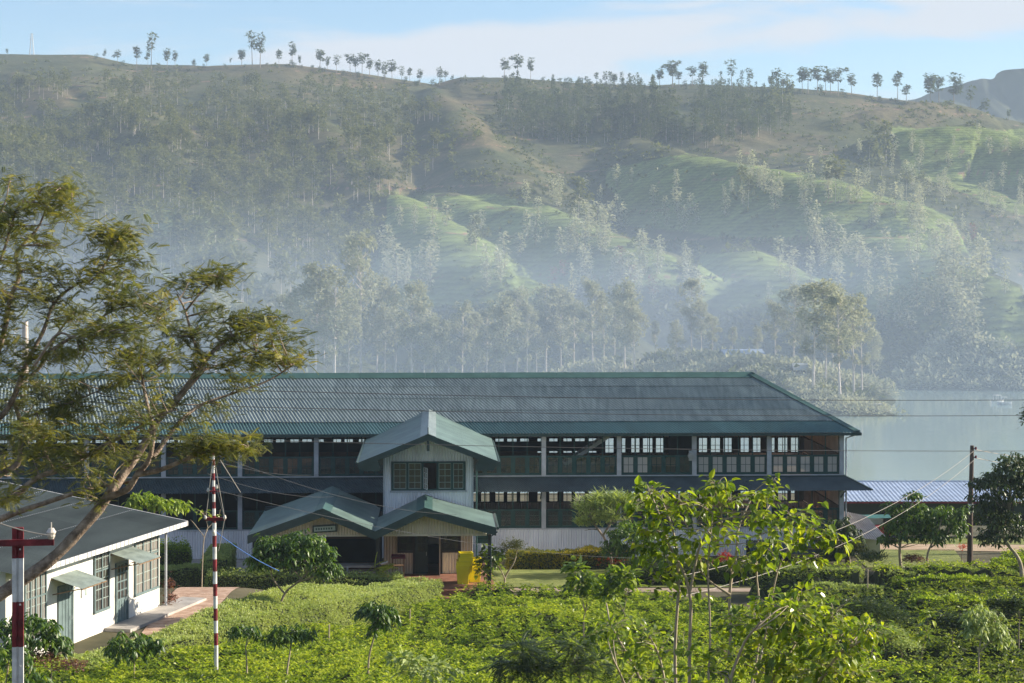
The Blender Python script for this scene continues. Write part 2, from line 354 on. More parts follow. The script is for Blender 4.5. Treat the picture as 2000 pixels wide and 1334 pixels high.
# ---- far hillside: a base slope up to the skyline plus spurs whose crests were read off the photograph
SKY = np.array([(-400, 100), (-100, 104), (0, 106), (170, 106), (260, 124), (400, 128), (560, 126), (700, 142), (800, 157), (845, 164), (900, 151), (1000, 152), (1100, 160), (1250, 166), (1400, 166), (1550, 172), (1640, 176), (1720, 187), (1790, 196), (1880, 215), (2000, 240), (2400, 250)], float)
YR = 1500.
def z_ridge(px): return H+(HOR-np.interp(px, SKY[:, 0], SKY[:, 1]))/F*YR
def shore(px): return 432+10*np.sin(px/140.)+8*np.sin(px/57.+1)
def base_z(px, Y):
    s = shore(px); t = (Y-s)/(YR-s)
    up = np.clip(t, 0, 1)**1.38
    z = -14+(z_ridge(px)+14)*up
    z = np.where(Y < s, -14-(s-Y)*.12, z)
    return np.where(Y > YR, z_ridge(px)-(Y-YR)*.22, z)
SP = [  # crest polylines: (px, py, height above the base slope), side slope
 ([(720, 372, 10), (790, 385, 14), (850, 428, 20), (905, 478, 24), (975, 512, 24), (1050, 557, 18), (1100, 600, 8)], .62),
 ([(850, 372, 8), (940, 384, 18), (1060, 408, 24), (1160, 446, 25), (1240, 475, 23), (1310, 505, 16), (1360, 560, 6)], .58),
 ([(1240, 270, 8), (1335, 304, 20), (1440, 312, 28), (1540, 330, 30), (1640, 356, 30), (1740, 388, 28), (1850, 430, 22), (1920, 500, 10)], .55),
 ([(1640, 410, 8), (1720, 458, 20), (1850, 503, 26), (1940, 545, 24), (2040, 595, 18), (2140, 650, 8)], .58),
 ([(1690, 275, 8), (1760, 258, 18), (1850, 247, 26), (1930, 252, 28), (2050, 280, 26), (2200, 330, 18)], .6),
 ([(840, 172, 4), (890, 225, 10), (950, 290, 16), (1010, 350, 18), (1080, 405, 12), (1140, 470, 4)], .42),
 ([(1400, 455, 6), (1470, 492, 14), (1550, 540, 16), (1620, 600, 8)], .55),
 ([(1700, 560, 4), (1790, 622, 10), (1870, 672, 10), (1930, 720, 4)], .5),
 ([(300, 360, 4), (380, 430, 14), (440, 500, 18), (500, 590, 14), (560, 660, 6)], .5),
 ([(-60, 250, 6), (40, 330, 16), (130, 430, 20), (220, 540, 16), (300, 640, 8)], .5),
 ([(140, 165, 4), (240, 205, 12), (330, 280, 14), (400, 350, 6)], .45),
 ([(1640, 235, 4), (1740, 212, 12), (1830, 200, 16), (1910, 216, 14), (1970, 250, 6)], .4),
 ([(560, 200, 6), (650, 260, 12), (720, 330, 12), (760, 380, 4)], .42),
 ([(1150, 240, 6), (1230, 215, 12), (1330, 240, 10), (1420, 280, 4)], .4),
 ([(-80, 140, 4), (40, 150, 10), (110, 185, 8), (170, 230, 3)], .4),
]
spurs = []
for pts, k in SP:
    W = []
    for px, py, lift in pts:
        Ys = np.linspace(450, 1480, 1200); zz = H+(HOR-py)/F*Ys; d = zz-base_z(px, Ys)-lift
        i = np.where((d[:-1] > 0) & (d[1:] <= 0))[0]
        Yc = Ys[i[0]] if len(i) else Ys[np.argmin(np.abs(d))]
        W.append(((px-1000)/F*Yc, Yc, H+(HOR-py)/F*Yc))
    spurs.append((smooth_path(W, 5), k))
HEAD = smooth_path([(P(1330, 690, 470)), P(1440, 716, 445), P(1500, 722, 425), P(1580, 762, 400), P(1640, 788, 388), P(1700, 806, 380)], 5)
spurs.append((HEAD, .3))
def seg_dist(X, Y, path):
    best = np.full(X.shape, 1e9); zc = np.zeros(X.shape)
    for a, b in zip(path[:-1], path[1:]):
        d = b[:2]-a[:2]; l2 = d@d+1e-9
        t = np.clip(((X-a[0])*d[0]+(Y-a[1])*d[1])/l2, 0, 1)
        q = np.hypot(X-a[0]-t*d[0], Y-a[1]-t*d[1]); z = a[2]+(b[2]-a[2])*t
        m_ = q < best; best = np.where(m_, q, best); zc = np.where(m_, z, zc)
    return best, zc
def hill_z(px, Y, rough=True):
    X = (px-1000)/F*Y
    z = base_z(px, Y)
    wob = fbm(X*.012, Y*.012, 3)
    for path, k in spurs:
        d, zc = seg_dist(X, Y, path)
        d = d*(1+.25*wob); k = k*1.35 if k > .35 else k; r = 11. if k > .6 else (7. if k > .35 else 2.)
        s = zc-(np.sqrt((k*d)**2+r*r)-r)
        m_ = np.maximum(z, s); df = np.abs(z-s)
        z = m_+np.maximum(3.-df, 0)**2/12.
    if rough:
        a = np.clip((Y-430)/300, 0.1, 1)
        z = z+a*(6.*fbm(X*.011+3, Y*.011, 5)+.9*fbm(X*.09, Y*.09, 3))*np.where(Y > YR-60, .35, 1)
    return z
NPX = np.linspace(-260, 2260, 620); NY = np.concatenate([np.linspace(350, 460, 60), np.geomspace(462, 1540, 520), np.geomspace(1560, 1900, 14)])
PX, YY = np.meshgrid(NPX, NY); XX = (PX-1000)/F*YY; ZZ = hill_z(PX, YY)
n, m_ = len(NPX), len(NY)
i = np.arange(m_-1)[:, None]*n; j = np.arange(n-1)[None]
mb = MB(); mb.add(np.stack([XX, YY, ZZ], -1).reshape(-1, 3), np.stack([i+j, i+j+1, i+n+j+1, i+n+j], -1).reshape(-1, 4), 0, .5)
ANG = (ZZ-H)/YY; PYY = HOR-F*ANG                            # image row of every hill vertex, for land cover and planting
TEA = [  # tea gardens on the hillside (polygons in px, py)
 [(760, 380), (960, 380), (1080, 405), (1160, 440), (1320, 500), (1330, 560), (1060, 560), (1050, 590), (700, 620), (740, 480)],
 [(1340, 300), (1640, 350), (1860, 425), (1900, 500), (1500, 470), (1220, 440), (1180, 330)],
 [(1640, 400), (1730, 455), (2010, 570), (2010, 700), (1780, 640), (1600, 560)],
 [(1740, 250), (2010, 250), (2010, 430), (1760, 330)],
 [(1360, 500), (1480, 490), (1640, 560), (1640, 640), (1360, 600)],
 [(280, 400), (460, 430), (460, 560), (280, 560)],
]
BROWN = [[(0, 135), (110, 150), (170, 200), (60, 215), (0, 190)], [(850, 150), (1000, 175), (960, 205), (850, 210)], [(900, 205), (960, 235), (970, 290), (880, 300)],
 [(1340, 245), (1500, 255), (1630, 270), (1620, 300), (1400, 300)], [(1680, 190), (1820, 200), (1930, 220), (1800, 250), (1640, 240)], [(280, 130), (600, 130), (800, 160), (640, 165), (420, 150)], [(300, 250), (700, 260), (900, 300), (820, 380), (500, 330)]]
def inpoly(px, py, poly):
    c = np.zeros(px.shape, bool); p = np.array(poly, float); q = np.roll(p, 1, 0)
    for (x0, y0), (x1, y1) in zip(p, q):
        if y0 == y1: continue
        t = ((y0 > py) != (y1 > py)) & (px < (x1-x0)*(py-y0)/(y1-y0)+x0); c ^= t
    return c
wx, wy = 25*fbm(XX*.03, YY*.03, 3), 18*fbm(XX*.03+9, YY*.03, 3)
tea = np.zeros(XX.shape); bro = np.zeros(XX.shape)
for p_ in TEA: tea = np.maximum(tea, inpoly(PX+wx*.5, PYY+wy*.5, p_))
for p_ in BROWN: bro = np.maximum(bro, inpoly(PX+wx*1.5, PYY+wy*1.5, p_))
nn = fbm(XX*.02, YY*.02, 4); n2 = fbm(XX*.08+5, YY*.08, 4)
t = np.clip(.5+.9*nn+.5*n2, 0, 1)[..., None]
colr = (1-t)*np.array([.058, .066, .028])+t*np.array([.105, .096, .044])
bb = np.clip(.52*bro+.35*nn-.05, 0, 1)[..., None]*(1-tea[..., None])
colr = colr*(1-bb)+bb*np.array([.15, .108, .062])
colr = colr*np.array([.95, 1.0, 1.0])
tt = np.clip(tea*(.9+.3*n2), 0, 1)[..., None]
colr = colr*(1-tt)+tt*(np.array([.165, .21, .062])*(1+.35*n2[..., None]))
track = np.abs(np.sin((ZZ+4*nn)/13.*np.pi)) < .035
colr = np.where((track & (nn > .05))[..., None], np.array([.24, .15, .10]), colr)
hl = mb.build('hills', None, smooth=True)
hl.data.materials.clear()
ca = hl.data.color_attributes.new('cover', 'FLOAT_COLOR', 'POINT')
ca.data.foreach_set('color', np.concatenate([np.clip(colr, 0, 1), tea[..., None]], -1).reshape(-1, 4).astype(np.float32).ravel())
m, nt, Nn, Ll, b = new_mat('hill_cover')
at = Nn.new('ShaderNodeAttribute'); at.attribute_name = 'cover'
geo = Nn.new('ShaderNodeNewGeometry'); sp_ = Nn.new('ShaderNodeSeparateXYZ'); Ll.new(geo.outputs['Position'], sp_.inputs[0])
nz1 = Nn.new('ShaderNodeTexNoise'); nz1.inputs['Scale'].default_value = .22; nz1.inputs['Detail'].default_value = 8; nz1.inputs['Roughness'].default_value = .7
Ll.new(geo.outputs['Position'], nz1.inputs['Vector'])
mr = Nn.new('ShaderNodeMapRange'); mr.inputs[1].default_value = .3; mr.inputs[2].default_value = .7; mr.inputs[3].default_value = .6; mr.inputs[4].default_value = 1.4
Ll.new(nz1.outputs['Fac'], mr.inputs[0])
# planted rows follow the contours
wv = Nn.new('ShaderNodeMath'); wv.operation = 'MULTIPLY'; wv.inputs[1].default_value = 4.4
ad = Nn.new('ShaderNodeMath'); ad.operation = 'MULTIPLY_ADD'; ad.inputs[1].default_value = 3.4; Ll.new(nz1.outputs['Fac'], ad.inputs[0]); Ll.new(sp_.outputs[2], ad.inputs[2])
Ll.new(ad.outputs[0], wv.inputs[0])
sn = Nn.new('ShaderNodeMath'); sn.operation = 'SINE'; Ll.new(wv.outputs[0], sn.inputs[0])
sm = Nn.new('ShaderNodeMath'); sm.operation = 'MULTIPLY'; Ll.new(sn.outputs[0], sm.inputs[0]); Ll.new(at.outputs['Alpha'], sm.inputs[1])
s2 = Nn.new('ShaderNodeMath'); s2.operation = 'MULTIPLY_ADD'; s2.inputs[1].default_value = .12; Ll.new(sm.outputs[0], s2.inputs[0]); Ll.new(mr.outputs[0], s2.inputs[2])
vm = Nn.new('ShaderNodeVectorMath'); vm.operation = 'SCALE'; Ll.new(at.outputs['Color'], vm.inputs[0]); Ll.new(s2.outputs[0], vm.inputs['Scale']); Ll.new(vm.outputs[0], b.inputs['Base Color'])
b.inputs['Roughness'].default_value = .95; b.inputs['Specular IOR Level'].default_value = .1
bp = Nn.new('ShaderNodeBump'); bp.inputs['Strength'].default_value = .9; bp.inputs['Distance'].default_value = 1.6; Ll.new(nz1.outputs['Fac'], bp.inputs['Height'])
bp2 = Nn.new('ShaderNodeBump'); bp2.inputs['Strength'].default_value = .3; bp2.inputs['Distance'].default_value = .5; Ll.new(sm.outputs[0], bp2.inputs['Height']); Ll.new(bp.outputs[0], bp2.inputs['Normal'])
Ll.new(bp2.outputs[0], b.inputs['Normal'])
hl.data.materials.append(m); tag(hl, kind='structure')

# ---- the bluff far behind on the right
mb = MB(); FY = 2500.
cx = np.linspace(1560, 2400, 160)
crest = np.interp(cx, [1560, 1700, 1790, 1850, 1900, 1945, 1952, 1962, 1990, 2010, 2100, 2400], [240, 220, 192, 170, 158, 152, 142, 137, 136, 138, 150, 190])+2.5*fbm(cx*.05, cx*0, 3)
rows = np.linspace(0, 1, 50)
V = np.zeros((50, 160, 3))
for q, t in enumerate(rows):
    Yq = FY-700*(1-t); zt = H+(HOR-crest)/F*FY
    V[q, :, 0] = (cx-1000)/F*FY; V[q, :, 1] = Yq+40*fbm(cx*.02, cx*0+t*5, 3); V[q, :, 2] = zt*(t**1.2)*1+(1-t)*20+6*fbm(cx*.03, cx*0+t*9, 4)*(t < .96)
i = np.arange(49)[:, None]*160; j = np.arange(159)[None]
mb.add(V.reshape(-1, 3), np.stack([i+j, i+j+1, i+161+j, i+160+j], -1).reshape(-1, 4), 0, .5)
back = V[-1].copy(); back[:, 1] += 600; back[:, 2] -= 200
mb.add(np.concatenate([V[-1], back]), np.stack([np.arange(159), np.arange(159)+1, np.arange(159)+161, np.arange(159)+160], -1), 0, .5)
tag(mb.build('far_hills', mat('far_hill_cover', (.03, .045, .022), .95, .4, .02, c2=(.055, .065, .032), bump=.8, bscale=.06), smooth=True), kind='structure')

# ---- air
def air(name, vf, dens, col, aniso=.1):
    mb = MB()
    for v, f in vf: mb.add(v, f)
    m, nt, Nn, Ll, b = new_mat(name+'_air'); Nn.remove(b)
    pv = Nn.new('ShaderNodeVolumePrincipled'); pv.inputs['Density'].default_value = dens; pv.inputs['Color'].default_value = (*col, 1); pv.inputs['Anisotropy'].default_value = aniso
    Ll.new(pv.outputs[0], Nn['Material Output'].inputs['Volume'])
    try: m.cycles.homogeneous_volume = True
    except Exception: pass
    return tag(mb.build(name, m), kind='stuff')
hb = MB(); box(hb, -1300, 1300, -80, 3300, -60, 232)
air('haze', [(hb.v[0], hb.f[0][0])], 0.00016, (.64, .79, 1.0), 0.)
sec = np.array([(275, -11.9), (640, -11.9), (690, 0), (590, 11), (520, 21), (482, 32), (463, 46), (456, 72), (449, 46), (432, 32), (404, 22), (362, 12)])   # the bank of mist over the lake, seen end on
k = len(sec); mv = np.array([(x, y, z) for x in (-260, 260) for y, z in sec])
air('mist', [(mv, [[q, (q+1) % k, k+(q+1) % k, k+q] for q in range(k)]), (mv[:k], [list(range(k))[::-1]]), (mv[k:], [list(range(k))])], .0026, (.66, .80, 1.0), 0.)
# ================================================================ THE TEA FACTORY (local frame: x along the front, y away from the camera)
YAW = math.radians(2.2)
fac = empty('tea_factory', (0, 118, 0), YAW, 'long two storey tea factory with green corrugated hip roof and gabled entrance wing', 'factory')
def W2L(X, Y): c, s = math.cos(YAW), math.sin(YAW); return np.array([X*c+(Y-118)*s, -X*s+(Y-118)*c])
XR, XL, BAY, DEP = 19.80, 19.80-4.48*15, 4.48, 13.0
# -- roof
ze, zr, oh = 7.42, 10.42, .83
yr, xr = DEP/2, 15.35
def rz(y): return ze+(zr-ze)*(y+oh)/(yr+oh)
ys_ = .62                                            # the lowest row of sheets is newer and greener
mb = MB()
rt = (ys_+oh)/(yr+oh)
xe = XR+oh; xm = xe+(xr-xe)*rt
corr(mb, (XL-oh, -oh, ze-.02), (xe, -oh, ze-.02), (xm, ys_, rz(ys_)-.02), (XL-oh, ys_, rz(ys_)-.02), .19, .030, 1, 1, sheet=1.9)
for q in range(4):                                    # sheets laid in courses, each lapping the one below
    ya, yb = ys_-.12+(yr-ys_+.12)*q/4-.08*(q > 0), ys_-.12+(yr-ys_+.12)*(q+1)/4
    xa_, xb_ = xe+(xr-xe)*(ya+oh)/(yr+oh), xe+(xr-xe)*(yb+oh)/(yr+oh)
    corr(mb, (XL-oh, ya, rz(ya)+.035), (xa_, ya, rz(ya)+.035), (xb_, yb, rz(yb)+.004), (XL-oh, yb, rz(yb)+.004), .21, .029, 1, 0, sheet=.86)
corr(mb, (xe, DEP+oh, ze), (XL-oh, DEP+oh, ze), (XL-oh, yr, zr), (xr, yr, zr), .19, .030, 1, 0, sheet=.86)
corr(mb, (xe, -oh, ze), (xe, DEP+oh, ze), (xr, yr, zr), (xr, yr+.01, zr), .19, .030, 1, 1, sheet=.86)
roof = mb.build('roof', [M['roof'], M['roof_eave']], fac)
mb = MB()
for k in range(17):                                   # ridge cap in lengths, each lapped over the next
    x0 = xr-.02-(k+1)*4.1; x1 = xr-.02-k*4.1-.012; dz = .004*(k % 2)
    slab(mb, (x0, yr-.50, rz(yr-.5)+.06+dz), (x1, yr-.50, rz(yr-.5)+.06+dz), (x1, yr, zr+.16+dz), (x0, yr, zr+.16+dz), .02)
    slab(mb, (x1, yr+.5, rz(yr-.5)+.06+dz), (x0, yr+.5, rz(yr-.5)+.06+dz), (x0, yr, zr+.16+dz), (x1, yr, zr+.16+dz), .02)
for sgn in (-1, 1):
    yc = -oh if sgn < 0 else DEP+oh
    a = np.array([xe+.03, yc, ze+.06]); b_ = np.array([xr, yr, zr+.17]); d = nrm(b_-a)
    side1 = np.array([-.42, 0, .0]); side2 = np.array([0, .42*(-sgn), 0.])
    quad(mb, a, b_, b_+side1+[0, 0, -.03], a+side1+[0, 0, .02]); quad(mb, b_, a, a+side2+[0, 0, .02], b_+side2+[0, 0, -.03])
mb.build('ridge_cap', M['cap'], roof)
mb = MB()
box(mb, XL-oh, xe+.04, -oh-.05, -oh+.06, ze-.20, ze-.035)
box(mb, xe-.02, xe+.09, -oh+.06, DEP+oh, ze-.20, ze-.035)
slab(mb, (XL-oh, -oh+.07, ze-.16), (xe-.03, -oh+.07, ze-.16), (xe-.03, .0, ze-.1), (XL-oh, .0, ze-.1), .03)
mb.build('fascia', M['fascia'], fac)
# rafters and tie beams seen dark under the roof
mb = MB()
for k in range(21):
    x = XL+k*2.9
    beam(mb, (x, -.5, ze-.05), (x, yr, zr-.15), .08, .16); beam(mb, (x, yr, zr-.15), (x, DEP+.5, ze-.05), .08, .16)
    if k % 2 == 0: beam(mb, (x, .2, ze-.22), (x, DEP-.2, ze-.22), .1, .18)
mb.build('roof_truss', M['darkwood'], fac)
# -- floors and solid walls
mb = MB(); box(mb, XL, XR-.14, .14, DEP-.14, 4.2, 4.42); box(mb, XL, XR-.14, .14, DEP-.14, .02, .3); mb.build('floor_slab', M['floor'], fac)
mb = MB()
corr(mb, (XL, -.03, 0), (XR, -.03, 0), (XR, -.03, 1.66), (XL, -.03, 1.66), .15, .022)
corr(mb, (XL, -.03, 3.98), (XR, -.03, 3.98), (XR, -.03, 4.78), (XL, -.03, 4.78), .15, .018, 1, 1)
corr(mb, (XL, DEP, 0), (XR, DEP, 0), (XR, DEP, 1.66), (XL, DEP, 1.66), .15, .02, 1, 2)
corr(mb, (XL, DEP, 2.8), (XR, DEP, 2.8), (XR, DEP, 4.86), (XL, DEP, 4.86), .15, .02, 1, 2)
corr(mb, (XL, DEP, 5.92), (XR, DEP, 5.92), (XR, DEP, 7.3), (XL, DEP, 7.3), .15, .02, 1, 2)
for z0, z1 in ((0, 1.66), (2.8, 4.86), (5.95, 7.35)):
    corr(mb, (XR, .14, z0), (XR, DEP, z0), (XR, DEP, z1), (XR, .14, z1), .15, .022, 1, 2)
wall = mb.build('wall', [M['corrwhite'], M['lean'], M['pink']], fac)
mb = MB(); box(mb, XL, XR+.02, -.10, -.04, 1.66, 1.73); box(mb, XL, XR+.02, -.10, -.04, 4.78, 4.85); box(mb, XR+.0, XR+.06, .15, DEP, 1.62, 1.7); mb.build('sill', M['post'], wall)
# inside partitions
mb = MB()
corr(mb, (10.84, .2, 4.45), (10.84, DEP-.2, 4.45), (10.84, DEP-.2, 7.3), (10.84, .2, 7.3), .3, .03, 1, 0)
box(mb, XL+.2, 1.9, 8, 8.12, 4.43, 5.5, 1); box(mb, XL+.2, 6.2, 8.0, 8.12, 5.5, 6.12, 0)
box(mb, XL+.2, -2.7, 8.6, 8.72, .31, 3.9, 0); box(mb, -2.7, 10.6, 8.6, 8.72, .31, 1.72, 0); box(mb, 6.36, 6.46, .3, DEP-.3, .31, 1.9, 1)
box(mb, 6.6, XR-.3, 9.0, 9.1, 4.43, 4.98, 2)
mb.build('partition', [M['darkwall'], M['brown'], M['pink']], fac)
mb = MB()
for k in range(11):                                     # slatted racks on the lower floor at the right
    box(mb, 6.7, XR-.5, 4.2, 4.26, .55+.16*k, .64+.16*k)
for x in np.arange(7, XR-.4, 1.5): box(mb, x, x+.1, 4.27, 4.36, .31, 2.4)
mb.build('slatted_rack', M['slat'], fac)
mb = MB()                                               # stair seen through the upper windows
for k in range(9): box(mb, 3.4+.3*k, 3.78+.3*k, 3.0, 4.2, 5.3+.19*k, 5.36+.19*k)
beam(mb, (3.3, 2.95, 5.15), (6.1, 2.95, 6.95), .08, .22); beam(mb, (3.3, 4.25, 5.15), (6.1, 4.25, 6.95), .08, .22)
mb.build('staircase', M['metal'], fac)
# -- posts, window banks
for k in range(16):
    x = XR-BAY*k-(.0 if k else .14)
    for z0, z1, n_ in ((4.86, ze-.2, 0), (1.74, 3.97, 1)):
        mb = MB(); box(mb, x-.13, x+.13, -.14, .05, z0, z1); mb.build('column', M['post'], fac)
mb = MB(); tube(mb, [(XR+.12, -.08, 0), (XR+.12, -.08, 4.1)], .05); tube(mb, [(XR+.12, -.08, 4.78), (XR+.12, -.08, 7.0), (XR+.55, -.4, 7.2), (xe-.1, -oh+.12, 7.24)], .05)
mb.build('downpipe', M['post'], fac)
def window_frame(x0, x1, z0, zs, z1, y, parent=None, top=True):
    mb = MB(); n5 = 5; wd = (x1-x0)/n5
    box(mb, x0, x1, y-.04, y+.05, z0, z0+.10); box(mb, x0, x1, y-.045, y+.055, zs, zs+.08)
    for q in range(n5+1):
        xc = x0+wd*q; hw = .10 if 0 < q < n5 else .09
        xa, xb = max(x0, xc-hw), min(x1, xc+hw)
        box(mb, xa, xb, y-.03, y+.04, z0+.1, zs)
        if top: box(mb, max(x0, xc-.03), min(x1, xc+.03), y-.02, y+.03, zs+.08, z1)
    return mb.build('window_frame', M['green'], parent or fac), wd
def sash(parent, x0, x1, z0, z1, y, rows, cols, name='window', m_=None, gm=None):
    mb = MB(); b_ = .035
    box(mb, x0, x1, y-.015, y+.015, z0, z0+b_); box(mb, x0, x1, y-.015, y+.015, z1-b_, z1)
    box(mb, x0, x0+b_, y-.015, y+.015, z0+b_, z1-b_); box(mb, x1-b_, x1, y-.015, y+.015, z0+b_, z1-b_)
    for q in range(1, cols): xc = x0+(x1-x0)*q/cols; box(mb, xc-.013, xc+.013, y-.012, y+.012, z0+b_, z1-b_)
    for q in range(1, rows): zc = z0+(z1-z0)*q/rows; box(mb, x0+b_, x1-b_, y-.013, y+.013, zc-.013, zc+.013)
    quad(mb, (x0+b_, y+.004, z0+b_), (x1-b_, y+.004, z0+b_), (x1-b_, y+.004, z1-b_), (x0+b_, y+.004, z1-b_), 1)
    return mb.build(name, [m_ or M['green'], gm or M['glass']], parent)
for k in range(15):
    x1 = XR-BAY*k-.14-(.14 if k == 0 else 0); x0 = XR-BAY*(k+1)+.14
    for fl, (z0, zs, z1) in enumerate(((4.86, 5.93, ze-.25), (1.74, 2.76, 3.97))):
        fr, wd = window_frame(x0, x1, z0, zs, z1, 0.02)
        if (fl == 0 and k <= 11) or (fl == 1 and k <= 7):
            for q in range(5):
                gm = M['glasspale'] if (k < 2 or (k == 2 and q < 2)) and fl == 0 else M['glass']
                sash(fr, x0+wd*q+.10, x0+wd*(q+1)-.10, z0+.1, zs, .02, 2 if fl == 0 else 3, 2, gm=gm)
# rear wall and end wall windows (seen from inside, bright against the lake)
for k in range(15):
    x1 = XR-BAY*k-.1; x0 = XR-BAY*(k+1)+.1
    for z0, z1 in ((4.86, 5.92), (1.66, 2.8)):
        mb = MB(); wd = (x1-x0)/5
        for q in range(6):
            hw = .12 if q not in (0, 5, 2) else .2
            box(mb, x0+wd*q-hw, x0+wd*q+hw, DEP-.04, DEP+.04, z0, z1)
        for q in range(5):
            xc = x0+wd*(q+.5); box(mb, xc-.02, xc+.02, DEP-.02, DEP+.02, z0, z1)
        box(mb, x0, x1, DEP-.025, DEP+.025, z0+.5, z0+.53); box(mb, x0, x1, DEP-.05, DEP+.05, z0, z0+.06); box(mb, x0, x1, DEP-.05, DEP+.05, z1-.07, z1)
        mb.build('rear_window', M['darkwood'], wall)
for z0, z1 in ((4.86, 5.95), (1.66, 2.8)):
    mb = MB()
    for q in range(27): y = .3+q*.47; box(mb, XR-.04, XR+.04, y-.05, y+.05, z0, z1)
    box(mb, XR-.05, XR+.05, .2, DEP, z1-.05, z1+.02); box(mb, XR-.05, XR+.05, .2, DEP, z0-.02, z0+.05)
    mb.build('end_window', M['brown'], wall)
# -- lean-to roof between the floors, with its hip at the right end
lt, le, ld = 4.74, 4.03, 1.42
mb = MB()
corr(mb, (XL, -ld, le), (XR+ld, -ld, le), (XR, -.06, lt), (XL, -.06, lt), .15, .022, 1, 0, sheet=.9)
corr(mb, (XR+ld, -ld, le), (XR+ld, DEP, le), (XR+.04, DEP, lt), (XR+.04, -.06, lt), .15, .022, 1, 0, sheet=.9)
lr = mb.build('lean_to_roof', [M['lean']], fac)
mb = MB(); beam(mb, (XR+ld, -ld, le+.04), (XR, -.08, lt+.05), .16, .05); box(mb, XL, XR+.05, -.16, -.05, lt-.02, lt+.05); mb.build('ridge_cap', M['fascia'], lr)
mb = MB()
for k in range(16): x = XR-BAY*k-.2; beam(mb, (x, -.15, 3.5), (x, -ld+.12, le-.06), .06, .08)
mb.build('bracket', M['fascia'], lr)

# -- gabled roofs over the wing and porches
def gable(name, xc, yf, yb, zrf, sides, fas, th=.05, m_='porch', zrb=None, cap=True):
    """sides = ((x_left, z_left), (x_right, z_right)); front board of depth fas"""
    g = MB(); zrb = zrb or zrf
    (xl, zl), (xr_, zr_) = sides
    def half(x, z, s):
        a, b_, c, d = (xc, yf, zrf), (x, yf, z), (x, yb, z+(zrb-zrf)), (xc, yb, zrb)
        n_ = 3
        for q in range(int(abs(x-xc)/.62)+1):            # separate sheets, laid from ridge to eave in courses
            t0 = q*.62/abs(x-xc); t1 = min(1, (q+1)*.62/abs(x-xc)+.02)
            if t0 >= 1: break
            P0 = np.array(a)+(np.array(b_)-a)*t0; P1 = np.array(a)+(np.array(b_)-a)*t1; Q0 = np.array(d)+(np.array(c)-d)*t0; Q1 = np.array(d)+(np.array(c)-d)*t1
            up = np.array([0, 0, .004*(q % 2)])
            v = (P0, P1, Q1, Q0) if s > 0 else (P1, P0, Q0, Q1)
            slab(g, *[p+up for p in v], .03)
    half(xr_, zr_, 1); half(xl, zl, -1)
    rf = g.build(name, M[m_], fac)
    f_ = MB()
    for x, z in sides:
        quad_ = [(xc, zrf+.02), (x, z+.02), (x, z-fas), (xc, zrf-fas)]
        y0, y1 = yf-.06, yf-.005
        v = [(p[0], y0, p[1]) for p in quad_]+[(p[0], y1, p[1]) for p in quad_]
        fc = BOXF if x > xc else BOXF[:, ::-1]
        f_.add(v, [[0, 1, 2, 3], [7, 6, 5, 4], [0, 4, 5, 1], [1, 5, 6, 2], [2, 6, 7, 3], [3, 7, 4, 0]])
    f_.build('fascia', M['fascia'], rf)
    if cap:
        c_ = MB()
        for s, (x, z) in zip((-1, 1), sides):
            sl_ = (z-zrf)/abs(x-xc)
            v = [(xc, yf-.07, zrf+.05), (xc+s*.42, yf-.07, zrf+.05+sl_*.42), (xc+s*.42, yb, zrb+.05+sl_*.42), (xc, yb, zrb+.05)]
            slab(c_, *(v if s > 0 else v[::-1]), .02)
        c_.build('ridge_cap', M['roof'] if name == 'wing_roof' else M['cap'], rf)
    return rf
XC = -4.92
wr = gable('wing_roof', XC, -12.8, 2.3, 8.42, ((XC-3.69, 6.93), (XC+3.69, 6.98)), .30, zrb=8.60)
mb = MB()
for s in (-1, 1):                                        # boxed eave returns and gutters
    x = XC+s*3.69
    mb.add([(x, -12.8, 6.9), (x-s*.95, -12.8, 7.28), (x-s*1.2, -12.8, 6.5), (x-s*.25, -12.8, 6.5), (x, -11, 6.9), (x-s*.95, -11, 7.28), (x-s*1.2, -11, 6.5), (x-s*.25, -11, 6.5)], BOXF if s < 0 else BOXF[:, ::-1])
    tube(mb, [(x+s*.07, -12.9, 6.93), (x+s*.07, 0, 6.99)], .065)
mb.build('gutter', M['fascia'], wr)
mb = MB(); box(mb, XC-.07, XC+.07, -12.85, -12.7, 7.55, 8.1); tube(mb, [(XC, -12.85, 8.35), (XC, -12.85, 8.8)], .025); mb.build('finial', M['fascia'], wr)
# wing walls
wx0, wx1, wy = XC-2.38, XC+2.38, -10.8
X0, X1, Z0, Z1 = XC-1.98, XC+2.0, 5.24, 6.80
mb = MB()
def wcorr(a, b_, c, d, m_=0): corr(mb, a, b_, c, d, .155, .022, 1, m_)
wcorr((wx0, wy, 3.5), (X0, wy, 3.5), (X0, wy, 6.85), (wx0, wy, 6.85)); wcorr((X1, wy, 3.5), (wx1, wy, 3.5), (wx1, wy, 6.85), (X1, wy, 6.85))
wcorr((X0, wy, 3.5), (X1, wy, 3.5), (X1, wy, Z0), (X0, wy, Z0)); wcorr((wx0, wy, Z1), (wx1, wy, Z1), (wx1, wy, 7.2), (wx0, wy, 7.2))
corr(mb, (wx0, wy, 7.2), (XC, wy, 7.2), (XC, wy, 8.35), (wx0, wy, 7.21), .155, .022); corr(mb, (XC, wy, 7.2), (wx1, wy, 7.2), (wx1, wy, 7.21), (XC, wy, 8.35), .155, .022)
for x in (wx0, wx1): corr(mb, (x, wy, .7), (x, -.2, .7), (x, -.2, 7.2), (x, wy, 7.2), .155, .022, 1, 0)
ww = mb.build('wing_wall', M['corrwhite'], fac)
mb = MB(); box(mb, wx0-.04, wx0+.06, wy-.06, wy+.04, 3.5, 7.0); box(mb, wx1-.06, wx1+.05, wy-.06, wy+.04, 3.5, 6.9); box(mb, X0-.08, X1+.08, wy-.10, wy-.03, Z0-.09, Z0); mb.build('trim', M['post'], ww)
